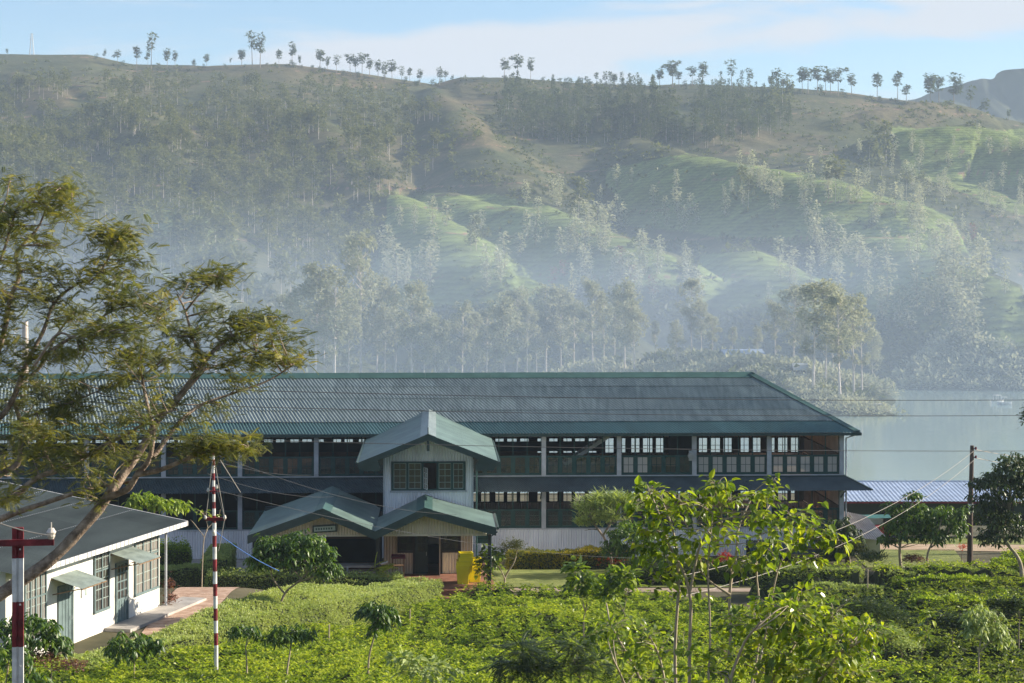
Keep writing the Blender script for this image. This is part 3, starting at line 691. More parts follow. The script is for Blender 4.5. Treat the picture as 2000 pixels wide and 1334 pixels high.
mb = MB(); tube(mb, [(wx1+.22, wy+.1, .7), (wx1+.22, wy+.1, 6.6)], .06, 6); mb.build('downpipe', M['green'], ww)
mb = MB(); box(mb, wx0+.3, wx1-.3, wy+2.6, wy+2.7, 4.4, 7.0); box(mb, wx0+.1, wx1-.1, wy+.1, wy+2.6, 4.3, 4.4); mb.build('partition', M['brown'], ww)
mb = MB(); y = wy-.02
for z0, z1 in ((Z0, Z0+.09), (Z1-.09, Z1)): box(mb, X0, X1, y-.04, y+.05, z0, z1)
for x in (X0, X0+.80, X0+1.62, X0+2.42, X0+3.2, X1-.12): box(mb, x, x+.12, y-.035, y+.045, Z0+.09, Z1-.09)
wf = mb.build('window_frame', M['green'], ww)
for xa in (X0+.12, X0+.92, X0+2.54, X0+3.32): sash(wf, xa, xa+.55 if xa > X0+3.3 else xa+.68, Z0+.09, Z1-.09, y, 4, 2, m_=M['awning'], gm=M['glasswing'])
s_ = sash(wf, 0, .6, Z0+.1, Z1-.3, 0, 4, 2, name='open_casement'); s_.location = (X0+1.74, wy-.05, 0); s_.rotation_euler = (0, 0, math.radians(-72)); s_.data.materials[0] = M['whitepaint']
# entrance below
zf = .78
mb = MB(); box(mb, -14.3, -1.5, -16.3, -6.6, .15, zf); pf = mb.build('porch_floor', M['redfloor'], fac)
mb = MB(); box(mb, XC-.6, -1.2, -17.2, -16.32, .15, .52); mb.build('step', M['redfloor'], pf)
mb = MB()
dx0, dx1 = XC-.80, XC+.72                                 # door opening
corr(mb, (wx0, wy-.02, zf), (XC-1.65, wy-.02, zf), (XC-1.65, wy-.02, 3.75), (wx0, wy-.02, 3.75), .155, .022); corr(mb, (wx1-.65, wy-.02, zf), (wx1, wy-.02, zf), (wx1, wy-.02, 3.75), (wx1-.65, wy-.02, 3.75), .155, .022)
corr(mb, (XC-1.65, wy-.02, zf), (dx0, wy-.02, zf), (dx0, wy-.02, 1.95), (XC-1.65, wy-.02, 1.95), .155, .022); corr(mb, (dx1, wy-.02, zf), (wx1-.65, wy-.02, zf), (wx1-.65, wy-.02, 1.95), (dx1, wy-.02, 1.95), .155, .022)
corr(mb, (wx0, wy-.02, 3.62), (wx1, wy-.02, 3.62), (wx1, wy-.02, 3.9), (wx0, wy-.02, 3.9), .155, .022)
ew = mb.build('entrance_wall', M['corrbeige'], fac)
mb = MB(); y = wy-.03
for x in (XC-1.65, dx0-.02, dx1-.06, wx1-.73): box(mb, x, x+.10, y-.05, y+.05, 1.95 if x in (XC-1.65, wx1-.73) else zf, 3.62)
box(mb, XC-1.65, dx0, y-.05, y+.05, 1.9, 2.0); box(mb, dx1, wx1-.65, y-.05, y+.05, 1.9, 2.0); box(mb, XC-1.65, wx1-.65, y-.06, y+.06, 3.56, 3.64)
efr = mb.build('window_frame', M['darkwood'], ew)
sash(efr, XC-1.53, dx0-.04, 2.0, 3.56, y, 4, 2, m_=M['darkwood']); sash(efr, dx1+.06, wx1-.75, 2.0, 3.56, y, 4, 2, m_=M['darkwood'])
mb = MB(); box(mb, dx0+.10, dx0+.78, y-.03, y+.02, zf, 1.9); box(mb, dx0+.10, dx0+.2, y-.03, y+.02, 1.9, 2.85); box(mb, dx0+.68, dx0+.78, y-.03, y+.02, 1.9, 2.85); box(mb, dx0+.1, dx0+.78, y-.035, y+.025, 2.85, 2.95)
dr = mb.build('door', M['fascia'], ew)
sash(dr, dx0+.2, dx0+.68, 1.9, 2.85, y, 2, 2, m_=M['fascia']); sash(dr, dx0+.12, dx0+.76, 2.95, 3.48, y, 1, 2, m_=M['fascia'])
mb = MB(); tube(mb, [(dx0+.7, y-.09, 1.75), (dx0+.7, y-.09, 1.95)], .018); mb.build('handle', M['metal'], dr)
mb = MB(); box(mb, dx1-.13, dx1-.07, y-.70, y-.02, zf, 1.9); box(mb, dx1-.13, dx1-.07, y-.70, y-.62, 1.9, 2.95); box(mb, dx1-.13, dx1-.07, y-.1, y-.02, 1.9, 2.95); box(mb, dx1-.135, dx1-.065, y-.7, y-.02, 2.95, 3.03)
d2 = mb.build('door', M['corrbeige'], ew); d2['label'] = 'pale door leaf standing open'
mb = MB(); box(mb, wx0+.2, wx1-.2, wy+3.4, wy+3.5, zf, 3.5, 0); box(mb, wx0+.2, wx1-.2, wy+.1, wy+3.4, 3.66, 3.72, 1); box(mb, dx0+.75, dx1+.3, wy+3.2, wy+3.39, 1.9, 3.0, 2); mb.build('partition', [M['darkwall'], M['darkwood'], M['corrwhite']], ew)
# louvred window to the right of the entrance, on the wing's return
mb = MB(); lx = -1.45
box(mb, wx1+.25, wx1+1.02, wy+.55, wy+.62, 2.3, 3.7)
for k in range(6): beam(mb, (wx1+.3, wy+.52, 2.45+.2*k), (wx1+.97, wy+.52, 2.45+.2*k), .05, .10)
box(mb, wx1+.25, wx1+.32, wy+.48, wy+.6, 2.3, 3.7); box(mb, wx1+.95, wx1+1.02, wy+.48, wy+.6, 2.3, 3.7)
mb.build('louvre_window', M['green'], ew)
# porch roofs
XE, XA, XV = -5.10, -10.26, -7.60
er = gable('porch_roof', XE, -16.4, -10.84, 4.98, ((XV, 3.80), (-1.44, 3.97)), .40)
ar = gable('annex_roof', XA, -16.4, -6.5, 4.96, ((-14.07, 3.62), (XV, 3.80)), .40)
mb = MB(); tube(mb, [(-1.36, -16.5, 3.95), (-1.36, -10.9, 3.95)], .075); tube(mb, [(-1.36, -16.45, 3.95), (-1.36, -16.55, 3.8), (-1.7, -16.2, 3.5), (-1.7, -16.2, .5)], .04); mb.build('gutter', M['fascia'], er)
def tri_wall(name, xa, xb, xm_, zb, za, zm, zb2, y, parent):
    mb = MB()
    corr(mb, (xa, y, zb), (xm_, y, zb), (xm_, y, zm), (xa, y, za), .155, .02); corr(mb, (xm_, y, zb), (xb, y, zb), (xb, y, zb2), (xm_, y, zm), .155, .02)
    o = mb.build(name, M['corrbeige'], parent)
    mb = MB(); box(mb, xa, xb, y-.05, y+.05, zb-.09, zb); mb.build('beam', M['corrbeige'], o); return o
gw1 = tri_wall('gable_wall', XE-2.2, -1.9, XE, 3.52, 3.65, 4.72, 3.8, -15.4, er)
gw2 = tri_wall('gable_wall', -13.4, XV-.2, XA, 3.52, 3.55, 4.72, 3.62, -15.4, ar)
for x, z, p_ in ((-1.75, 3.5, er), (XV+.1, 3.5, er), (-13.3, 3.5, ar), (-11.2, 3.5, ar), (-10.8, 3.5, ar)):
    mb = MB(); box(mb, x-.08, x+.08, -15.45, -15.29, zf, z); mb.build('post', M['darkwood'] if x > -8 else M['wood'], p_)
mb = MB(); box(mb, -14, XV, -6.75, -6.6, zf, 3.9, 0); box(mb, XV-.02, XV+.1, -14.6, -6.6, zf, 3.6, 0); box(mb, -14, -13.86, -14.4, -6.76, zf, 3.6, 0)
box(mb, -11, XV-.3, -6.80, -6.76, 2.1, 3.5, 1); mb.build('porch_wall', [M['darkwall'], M['brown']], ar)
# board over the annex porch
mb = MB(); box(mb, -.62, .62, -.03, .03, -.19, .19, 0); box(mb, -.55, .55, -.045, -.03, -.12, .12, 1)
for k in range(7): box(mb, -.46+.13*k, -.46+.13*k+.075, -.051, -.045, -.05, .05, 2)
sg = mb.build('sign_board', [M['fascia'], M['shedmint'], M['cap']], ar); sg.location = (XA+.05, -15.5, 3.85); sg.rotation_euler = (0, math.radians(-3), 0)
mb = MB(); box(mb, -12.0+1.5, -12.0+1.85, -15.49, -15.46, 3.2, 3.42); mb.build('notice', M['whitepaint'], ar)
# stores: low corrugated lean-to by the right end, and a lower roof at the corner
mb = MB(); corr(mb, (13.6, -4.6, .62), (19.2, -4.6, .62), (19.2, -2.2, 1.25), (13.6, -2.2, 1.25), .16, .025, 1, 0, sheet=.9)
lo = mb.build('low_roof', M['lean'], fac)
for x in np.arange(13.8, 19.3, 1.05): mb = MB(); box(mb, x-.06, x+.06, -4.35, -4.25, -.1, .62); mb.build('post', M['pole'], lo)
mb = MB(); box(mb, 13.6, 19.2, -2.3, -2.2, -.1, 1.2); mb.build('back_wall', M['darkwood'], lo)
mb = MB(); corr(mb, (XR+.1, -1.0, 1.25), (XR+2.6, -1.0, .95), (XR+2.1, 3.5, 1.9), (XR+.1, 3.5, 2.3), .16, .025, 1, 0, sheet=.9); box(mb, XR+.2, XR+2.3, .5, 3.4, -.1, 1.0)
mb.build('side_roof', M['metal'], fac)
mb = MB(); tube(mb, [(8.02+2.6, -.2, 6.0), (8.02+2.6, -.5, 6.0)], .2, 10); box(mb, 10.5, 10.72, -.2, -.1, 5.7, 6.3); mb.build('wall_lamp', M['metal'], fac)
# ================================================================ THE WHITE HOUSE (local frame: x along the front wall towards the camera, y outwards)
hs = empty('cottage', (-14.93, 84.4, 2.86), math.atan2(-.9686, -.2487), 'white plastered cottage with dark sheet roof and two awnings beside the hedge', 'house')
mb = MB(); mb.add([(0, -9.2, -.3), (13.2, -9.2, -.3), (13.2, 0, -.3), (0, 0, -.3), (0, -9.2, 5.2), (13.2, -9.2, 5.2), (13.2, 0, 3.68), (0, 0, 3.68)], BOXF)
mb.add([(0, -18, -.3), (13.2, -18, -.3), (13.2, -9.2, -.3), (0, -9.2, -.3), (0, -18, 3.7), (13.2, -18, 3.7), (13.2, -9.2, 5.2), (0, -9.2, 5.2)], BOXF); hw_ = mb.build('wall', M['white'], hs)
mb = MB()
k_ = .165; e0 = 3.62
corr(mb, (14.0, .82, e0), (-.95, .82, e0), (-.95, -9.2, e0+k_*10.02), (14.0, -9.2, e0+k_*10.02), .18, .022, 4, 0, sheet=.9)
corr(mb, (-.95, -19, e0), (14.0, -19, e0), (14.0, -9.2, e0+k_*10.02), (-.95, -9.2, e0+k_*10.02), .18, .022, 1, 0, sheet=.9)
hr = mb.build('roof', M['houseroof'], hs)
mb = MB()
for yv in (-1.6, -3.7, -5.8, -7.9):                     # screw rows
    for x in np.arange(-.8, 13.9, .18): box(mb, x-.02, x+.02, yv-.02, yv+.02, e0+k_*(.82-yv)+.02, e0+k_*(.82-yv)+.045)
mb.build('roof_screw', M['metal'], hr)
mb = MB(); box(mb, -.9, 14, .83, .90, e0-.19, e0+.0); beam(mb, (-.97, .84, e0-.07), (-.97, -9.2, e0+k_*10.02-.07), .05, .16)
gt = mb.build('fascia', M['whitepaint'], hr)
mb = MB()
for x in np.arange(-.8, 13.9, .36): box(mb, x-.012, x+.012, .899, .915, e0-.185, e0+.01)
mb.build('fascia_batten', M['metal'], gt)
mb = MB()
for x in np.arange(-.6, 13, 1.5): beam(mb, (x, -.3, e0-.02), (x, .8, e0-.14), .07, .12)
mb.build('rafter', M['wood'], hr)
mb = MB(); box(mb, -2.3, 5.3, .02, 1.15, -.4, .13); mb.build('plinth', M['concrete'], hs)
mb = MB(); tube(mb, [(-.14, .22, .1), (-.14, .22, 3.5)], .055); mb.build('veranda_post', M['post'], hs)
def hwindow(x0, x1, z0, z1, cols, rows, gm):
    mb = MB(); wd = (x1-x0)/cols
    box(mb, x0-.05, x1+.05, .01, .10, z0-.10, z0); box(mb, x0-.05, x1+.05, .01, .08, z1, z1+.07)
    for q in range(cols+1): box(mb, x0+wd*q-.04, x0+wd*q+.04, .01, .085, z0, z1)
    box(mb, x0, x1, .012, .075, z0+(z1-z0)*.62, z0+(z1-z0)*.62+.06)
    f_ = mb.build('window', M['greydoor'], hs)
    mb = MB()
    for q in range(cols):
        for r in range(1, rows): z = z0+(z1-z0)*r/rows; box(mb, x0+wd*q+.04, x0+wd*(q+1)-.04, .03, .06, z-.014, z+.014)
        xc = x0+wd*(q+.5); box(mb, xc-.014, xc+.014, .032, .058, z0, z1)
    mb.build('glazing_bar', M['awning'], f_)
    mb = MB(); quad(mb, (x1, .04, z0), (x0, .04, z0), (x0, .04, z1), (x1, .04, z1)); mb.build('pane', gm, f_)
    return f_
def darkglass(name, c):
    m, nt, N, L, b = new_mat(name); b.inputs['Base Color'].default_value = (*c, 1); b.inputs['Roughness'].default_value = .08; b.inputs['Specular IOR Level'].default_value = .6; return m
dg = darkglass('house_pane', (.07, .065, .06)); dg2 = darkglass('house_pane_curtain', (.24, .22, .2))
hwindow(.30, 2.50, 1.02, 3.35, 3, 6, dg2); hwindow(4.95, 6.2, .95, 3.38, 2, 6, dg); hwindow(10.25, 11.85, .8, 3.2, 4, 4, dg2)
def hdoor(x0, x1, z1, glazed):
    mb = MB(); box(mb, x0-.10, x0-.0, -.0, .07, .05, z1+.09); box(mb, x1, x1+.10, -.0, .07, .05, z1+.09); box(mb, x0, x1, .0, .07, z1, z1+.09)
    box(mb, x0, x1, .005, .03, .08, z1 if not glazed else 1.05)
    n_ = 4
    for q in range(n_+1): x = x0+(x1-x0)*q/n_; box(mb, max(x0, x-.02), min(x1, x+.02), .03, .045, .1, z1-.05 if not glazed else 1.0)
    d = mb.build('door', M['greydoor'], hs)
    if glazed:
        mb = MB(); quad(mb, (x1, .012, 1.05), (x0, .012, 1.05), (x0, .012, z1), (x1, .012, z1)); mb.build('pane', dg, d)
        mb = MB()
        for q in range(4): x = x0+(x1-x0)*q/3; box(mb, max(x0, x-.03), min(x1, x+.03), .014, .045, 1.05, z1)
        for r in range(5): z = 1.05+(z1-1.05)*r/4; box(mb, x0, x1, .015, .043, z-.025, z+.025)
        mb.build('glazing_bar', M['greydoor'], d)
    mb = MB(); tube(mb, [(x0+.12, .09, 1.0), (x0+.12, .09, 1.16)], .02); mb.build('handle', M['metal'], d)
    return d
hdoor(3.25, 4.2, 2.46, True); hdoor(8.12, 9.15, 2.32, False)
def awning(x0, x1, z):
    mb = MB(); corr(mb, (x1, .02, z+.28), (x1, 1.3, z-.06), (x0, 1.3, z-.06), (x0, .02, z+.28), 50, 0, 1, 0)
    mb = MB(); n_ = int((x1-x0)/.075); x = np.linspace(x0, x1, n_*4+1); o_ = .012*np.sin((x-x0)/.15*2*np.pi)
    V = np.concatenate([np.stack([x, x*0+.02, z+.30+o_], -1), np.stack([x, x*0+1.3, z-.06+o_], -1)]); nn_ = len(x)
    mb.add(V, np.stack([np.arange(nn_-1), np.arange(nn_-1)+1, np.arange(nn_-1)+1+nn_, np.arange(nn_-1)+nn_], -1))
    a = mb.build('awning', M['awning'], hs)
    mb = MB()
    for xx in (x0+.08, x1-.08): beam(mb, (xx, .03, z-.35), (xx, 1.2, z-.08), .04, .04)
    beam(mb, (x0, 1.27, z-.09), (x1, 1.27, z-.09), .04, .05); beam(mb, (x0, .04, z+.24), (x1, .04, z+.24), .05, .05); mb.build('bracket', M['wood'], a)
awning(2.75, 4.75, 2.72); awning(7.7, 9.75, 2.52)
mb = MB(); box(mb, 6.85, 7.3, .01, .05, 1.65, 2.12, 0); box(mb, 6.9, 7.07, .051, .056, 1.72, 2.05, 1); nb = mb.build('notice_board', [M['whitepaint'], M['awning']], hs)
# ================================================================ POLES AND WIRES
def zpx(y, Y): return H-(y-HOR)/F*Y
# steel joist pole by the tree
Yp = 38.; Xp = (35-1000)/F*Yp
pl = empty('utility_pole', (Xp, Yp, 0), math.radians(8), 'near red and white banded steel utility pole with crossarm in front of leaning trunk', 'utility pole', 'red and white poles')
bands = [(1030, 1090, 'redpaint'), (1090, 1175, 'whitepaint'), (1175, 1263, 'redpaint'), (1263, 1460, 'whitepaint')]
mb = MB()
for y0, y1, c in bands:
    z0, z1 = zpx(y1, Yp), zpx(y0, Yp); mi = 0 if c == 'redpaint' else 1
    box(mb, -.105, -.02, -.05, .05, z0, z1, mi); box(mb, .02, .105, -.05, .05, z0, z1, mi); box(mb, -.02, .02, -.02, .02, z0, z1, mi)
for z in (zpx(1180, Yp), zpx(1300, Yp), zpx(1072, Yp)): box(mb, .03, .06, -.065, -.05, z-.015, z+.015, 1)
mb.build('mast', [M['redpaint'], M['whitepaint']], pl)
mb = MB(); za = zpx(1059, Yp); beam(mb, (-.95, -.085, za), (.68, -.085, za), .07, .12); mb.build('crossarm', M['redpaint'], pl)
for x in (.63, -.9):
    mb = MB(); tube(mb, [(x, -.085, za+.06), (x, -.085, za+.12), (x, -.085, za+.13), (x, -.085, za+.19), (x, -.085, za+.2), (x, -.085, za+.27)], [.05, .08, .07, .095, .09, .05], 10); tube(mb, [(x, -.085, za+.27), (x, -.085, za+.38)], .012); mb.build('insulator', M['porcelain'], pl)
# striped pole before the hedge
Yq = 68.; Xq = (419.5-1000)/F*Yq
p2 = empty('utility_pole', (Xq, Yq, 0), 0, 'slim red and white striped utility pole standing between cottage and small trees', 'utility pole', 'red and white poles')
ed = [880, 889, 897, 909, 924, 938, 950, 965, 980, 993, 1007, 1021, 1046, 1068, 1092, 1116, 1140, 1164, 1188, 1212, 1236, 1260, 1330]
mb = MB()
for q, (y0, y1) in enumerate(zip(ed[:-1], ed[1:])):
    r = .045+.012*(y0-880)/130 if y0 < 1021 else .072
    z0, z1 = zpx(y1, Yq), zpx(y0, Yq); dx = (y0-1090)/110*.03
    tube(mb, [(dx, 0, z0), (dx, 0, z1)], r, 10, 0 if q % 2 == 0 else 1)
mb.build('mast', [M['redpaint'], M['whitepaint']], p2)
def arm(z, x0, x1, h_):
    mb = MB(); beam(mb, (x0, -.11, z), (x1, -.11, z), .07, h_); mb.build('crossarm', M['redpaint'], p2)
arm(zpx(1013, Yq), -.32, .36, .11); arm(zpx(959, Yq), -.26, .16, .05)
for x, z in ((-.30, zpx(1010, Yq)), (.36, zpx(1010, Yq)), (-.2, zpx(957, Yq)), (.08, zpx(951, Yq)), (-.02, zpx(1038, Yq))):
    mb = MB(); tube(mb, [(x, -.15, z-.05), (x, -.15, z), (x, -.15, z+.03), (x, -.15, z+.09)], [.04, .06, .05, .03], 9); mb.build('insulator', M['porcelain'], p2)
# timber pole at the right
Yt = 114.; Xt = (1896-1000)/F*Yt
p3_ = empty('utility_pole', (Xt, Yt, 0), 0, 'dark timber utility pole with two insulators before the blue roofed shed', 'utility pole')
mb = MB(); tube(mb, [(-.05, 0, -.3), (-.02, 0, 3), (.08, 0, zpx(870, Yt))], [.17, .15, .11], 9); mb.build('mast', M['pole'], p3_)
mb = MB(); tube(mb, [(.0, 0, zpx(1000, Yt)), (.01, 0, zpx(984, Yt))], .16, 9); mb.build('number_band', M['whitepaint'], p3_)
for y in (876, 893):
    mb = MB(); z = zpx(y, Yt); tube(mb, [(.1, -.05, z), (.28, -.05, z)], .03, 6); tube(mb, [(.28, -.05, z-.06), (.28, -.05, z+.1)], .06, 8); mb.build('insulator', M['maroon'], p3_)
def wire(a, b_, sag, r, m_, label, group, cat='wire', name='overhead_wire'):
    a = np.array(a, float); b_ = np.array(b_, float); t = np.linspace(0, 1, 25)[:, None]
    p = a+(b_-a)*t; p[:, 2] -= sag*4*(t*(1-t))[:, 0]
    mb = MB(); tube(mb, p, r, 5); return tag(mb.build(name, M[m_]), label, cat, group)
for (a, b_) in (((-300, 735, 72), (2250, 779, 88)), ((-300, 768, 72), (2250, 809, 88)), ((-300, 832, 74), (2250, 879, 96))):
    wire(P(*a), P(*b_), .35, .013, 'wire', {735: 'topmost long dark wire crossing the factory roof and lake', 768: 'middle long dark wire crossing the factory roof and lake', 832: 'lowest long dark wire crossing just under the roof eave'}[a[1]], 'long wires across the view')
ax = lambda x, y: P(x, y, Yq)
lab = 'thin slack wire from striped pole over the dark factory front'
for (x0, y0), (x1, y1, Y1) in (((428, 890), (905, 1005, 104)), ((405, 925), (700, 962, 116)), ((428, 959), (1240, 1090, 106)), ((300, 860), (640, 925, 116))):
    wire(ax(x0, y0), P(x1, y1, Y1), .5, .007, 'wire', lab, 'slack wires from the striped pole')
wire(ax(430, 898), ax(470, 962), .0, .016, 'cable', 'short pale stay wire running down from the striped pole', None, 'stay wire', 'stay_wire')
wire(ax(418, 1036), P(545, 1115, 72), .1, .014, 'bluecable', 'blue cable sloping from striped pole into the umbrella shaped tree', None, 'cable', 'blue_cable')
for (x0, y0), (x1, y1) in (((416, 900), (404, 1008)), ((421, 900), (440, 1009)), ((440, 1012), (428, 1075)), ((424, 950), (440, 1010))):
    wire(ax(x0, y0)-[0, .16, 0], ax(x1, y1)-[0, .16, 0], .04, .012, 'cable', 'pale jumper cable hanging beside the striped pole mast', 'jumper cables', 'cable', 'jumper_cable')
wire(P(-30, 1010, 37.9), P(100, 1046, 37.9), .05, .014, 'cable', 'pale cable tied to the insulator of the near pole', None, 'cable', 'jumper_cable')
lb = 'pale thick cable dropping from timber pole through the right trees'
wire(P(1903, 880, Yt-.1), P(1330, 1125, 62), .9, .010, 'cable', 'upper '+lb, 'pale cables from the timber pole', 'cable', 'service_cable')
wire(P(1904, 897, Yt-.1), P(1330, 1165, 62), 1.0, .010, 'cable', 'lower '+lb, 'pale cables from the timber pole', 'cable', 'service_cable')
wire(P(1904, 878, Yt), P(2100, 905, 140), .1, .02, 'cable', 'upper pale cable leaving timber pole to the right', 'pale cables right of the timber pole', 'cable', 'service_cable')
wire(P(1904, 894, Yt), P(2100, 925, 140), .1, .02, 'cable', 'lower pale cable leaving timber pole to the right', 'pale cables right of the timber pole', 'cable', 'service_cable')
# ================================================================ SHED AT THE RIGHT
sh = empty('shed', (22, 135, -1.2), math.radians(0), 'long low open shed with blue sheet roof by the lake', 'shed')
L_ = 22.
mb = MB(); corr(mb, (-2, -.5, 2.5), (L_, -.5, 2.5), (L_, 6, 3.08), (-2, 6, 3.08), .28, .013, 1, 0, sheet=1.0); corr(mb, (L_, 12, 2.5), (-2, 12, 2.5), (-2, 6, 3.08), (L_, 6, 3.08), .34, .03, 1, 0); sr = mb.build('roof', M['shedroof'], sh)
mb = MB(); box(mb, -2, L_, -.52, -.44, 2.36, 2.47); mb.build('fascia', M['maroon'], sr)
mb = MB(); box(mb, -2, L_, .3, .42, 1.45, 2.5, 0)
for x in np.arange(-1, L_, 1.6): box(mb, x-.015, x+.015, .28, .30, 1.46, 2.4, 0)
box(mb, -2, 3.3, .32, .4, .75, 1.44, 1); box(mb, -2, L_, 5.9, 6, 0, 2.9, 2); box(mb, -2, 4.9, .34, .4, 0, .74, 2)
mb.build('wall', [M['shedgreen'], M['shedmint'], M['darkwood']], sh)
for x in (-1.9, .75, 3.3, 6, 9, 12, 15, 18):
    mb = MB(); box(mb, x-.07, x+.07, .1, .29, -.2, 2.45); mb.build('post', M['darkwood'], sh)
mb = MB(); box(mb, -.55, -.48, .0, .1, .75, 1.95); box(mb, -1.05, -.98, .0, .1, .75, 1.95); box(mb, -.98, -.55, .0, .1, 1.88, 1.95); box(mb, -.98, -.55, .02, .09, 1.3, 1.34); mb.build('window_frame', M['corrbeige'], sh)
# small vehicle parked under the shed front
tw = empty('three_wheeler', (24.0, 133.6, -1.12), math.radians(95), 'small red three wheeler with teal canopy parked before the shed', 'three wheeler')
mb = MB(); mb.add([(-.6, -1.25, .3), (.6, -1.25, .3), (.6, .7, .3), (-.6, .7, .3), (-.6, -1.25, .95), (.6, -1.25, .95), (.55, .6, .8), (-.55, .6, .8)], BOXF); mb.add([(-.55, .7, .3), (.55, .7, .3), (.2, 1.25, .35), (-.2, 1.25, .35), (-.55, .62, .95), (.55, .62, .95), (.2, 1.1, .75), (-.2, 1.1, .75)], BOXF); mb.build('body', mat('red_vehicle', (.35, .03, .05), .35, .1, 2), tw)
mb = MB(); x = np.linspace(-.65, .65, 9); zc = 1.45+.18*np.cos(x/.65*1.4)
V = np.concatenate([np.stack([x, x*0-1.3, zc], -1), np.stack([x, x*0+.75, zc], -1)]); mb.add(V, np.stack([np.arange(8), np.arange(8)+1, np.arange(8)+10, np.arange(8)+9], -1)); mb.build('canopy', mat('teal_canvas', (.05, .16, .16), .7, .1, 2), tw)
mb = MB()
for xx in (-.6, .6):
    for yv in (-1.2, .65): beam(mb, (xx, yv, .9), (xx, yv, 1.5), .05, .05)
mb.build('canopy_frame', M['darkwood'], tw)
for xx, yv in ((-.6, -.8), (.6, -.8), (0, 1.05)):
    mb = MB(); a = np.linspace(0, 2*np.pi, 15); tube(mb, [(xx-.06, yv, .22), (xx+.06, yv, .22)], .24, 14); mb.build('wheel', M['wire'], tw)
# ================================================================ THINGS ON THE PORCH
def crate(x, y, z, lab, rz=0):
    c = empty('crate', (x, y, z), rz, lab, 'crate', 'yellow crates stacked on the porch')
    mb = MB(); w0, w1, h_ = .26, .335, .98
    for (ax_, ay) in ((1, 0), (-1, 0), (0, 1), (0, -1)):
        t = np.array([ay, -ax_]) if True else 0; n_ = np.array([ax_, ay])
        lo = [n_*w0-t*w0, n_*w0+t*w0]; hi = [n_*w1-t*w1, n_*w1+t*w1]
        a, b_, c_, d = (*lo[0], 0), (*lo[1], 0), (*hi[1], h_), (*hi[0], h_); slab(mb, a, b_, c_, d, .02)
    box(mb, -w0, w0, -w0, w0, .0, .02)
    mb.build('body', M['yellow'], c)
    mb = MB()
    for zz in (h_-.05, h_-.16):
        for s in (-1, 1): box(mb, -w1-.03, w1+.03, s*w1-.025, s*w1+.025, zz, zz+.06); box(mb, s*w1-.025, s*w1+.025, -w1, w1, zz+.001, zz+.059)
    mb.build('rim', M['yellow'], c); return c
cx, cy = W2L(-2.55, 103.7); base = P(905, 1139, 103.7)
for q, lb in enumerate(('lowest crate of the yellow stack, its tapered body showing', 'second crate from the floor nested in the yellow stack', 'third yellow crate nested in the stack, offset to the left', 'topmost yellow crate of the stack by the porch post')):
    crate(-2.55+.05*q*(1 if q > 1 else .4), 103.7+.02*q, .79+.205*q, lb, .05*q)
crate(-1.98, 104.3, .79, 'yellow crate standing behind the porch post, right of stack', .1); crate(-1.96, 104.33, 1.02, 'yellow crate nested on top behind the porch post', .15)
# long table, rack, sack
tb = empty('long_table', (-8.0, 103.6, .78), YAW, 'long plank table with pale legs under the annex roof', 'table')
mb = MB()
for q in range(4): box(mb, -2.0, 1.1, -.45+.23*q, -.45+.23*q+.21, .98, 1.02)
mb.build('table_top', M['concrete'], tb)
mb = MB(); box(mb, -1.95, 1.05, -.44, -.40, .62, .70); box(mb, -1.95, 1.05, .40, .44, .62, .70); box(mb, -1.95, 1.05, -.43, -.39, .9, .975); mb.build('rail', M['concrete'], tb)
for x in (-1.8, -.55, .95):
    for yv in (-.41, .41): mb = MB(); box(mb, x-.035, x+.035, yv-.03, yv+.03, 0, .62 if False else .98); mb.build('leg', M['post'], tb)
rk = empty('rack', (-6.0, 105.0, .78), YAW+.1, 'brown wooden rack standing left of the open entrance door', 'rack')
for x in (-.3, .3):
    for yv in (-.2, .2): mb = MB(); box(mb, x-.025, x+.025, yv-.025, yv+.025, 0, 1.2); mb.build('leg', M['wood'], rk)
for z in (.12, .72): mb = MB(); box(mb, -.275, .275, -.22, .22, z, z+.04); mb.build('shelf', M['wood'], rk)
mb = MB(); box(mb, -.36, .36, -.27, .25, 1.12, 1.24); beam(mb, (-.36, -.1, 1.31), (.36, -.1, 1.28), .14, .1); mb.build('top', M['maroon'], rk)
mb = MB(); a = np.linspace(0, 1, 9); tube(mb, [(0, 0, .0), (0, 0, .05), (0, 0, .3), (0.01, 0, .6), (0.02, 0, .72), (.03, 0, .76), (.03, 0, .85)], [.28, .32, .34, .3, .16, .09, .13], 12)
sk = mb.build('sack', mat('jute', (.22, .15, .10), .9, .25, 6, bump=.5), smooth=True); sk.location = (-7.35, 104.6, .78); tag(sk, 'brown jute sack standing at the end of the long table', 'sack')
mb = MB(); tube(mb, [(-.22, 0, .1), (0, 0, .02), (.22, 0, .1), (.3, 0, .16)], [.05, .07, .06, .05], 8); bs = mb.build('white_bundle', M['whitepaint'], smooth=True); bs.location = (-6.75, 103.45, 1.80+.02); tag(bs, 'white cloth roll lying on the end of the long table', 'cloth')
mb = MB(); tube(mb, [(0, 0, 0), (0, 0, .3), (0, 0, .32)], [.13, .18, .2], 12); bs = mb.build('clay_pot', mat('clay', (.42, .2, .10), .8, .2, 3)); bs.location = (-6.65, 102.2, .78); tag(bs, 'terracotta pot on the porch floor beside the rack', 'pot')
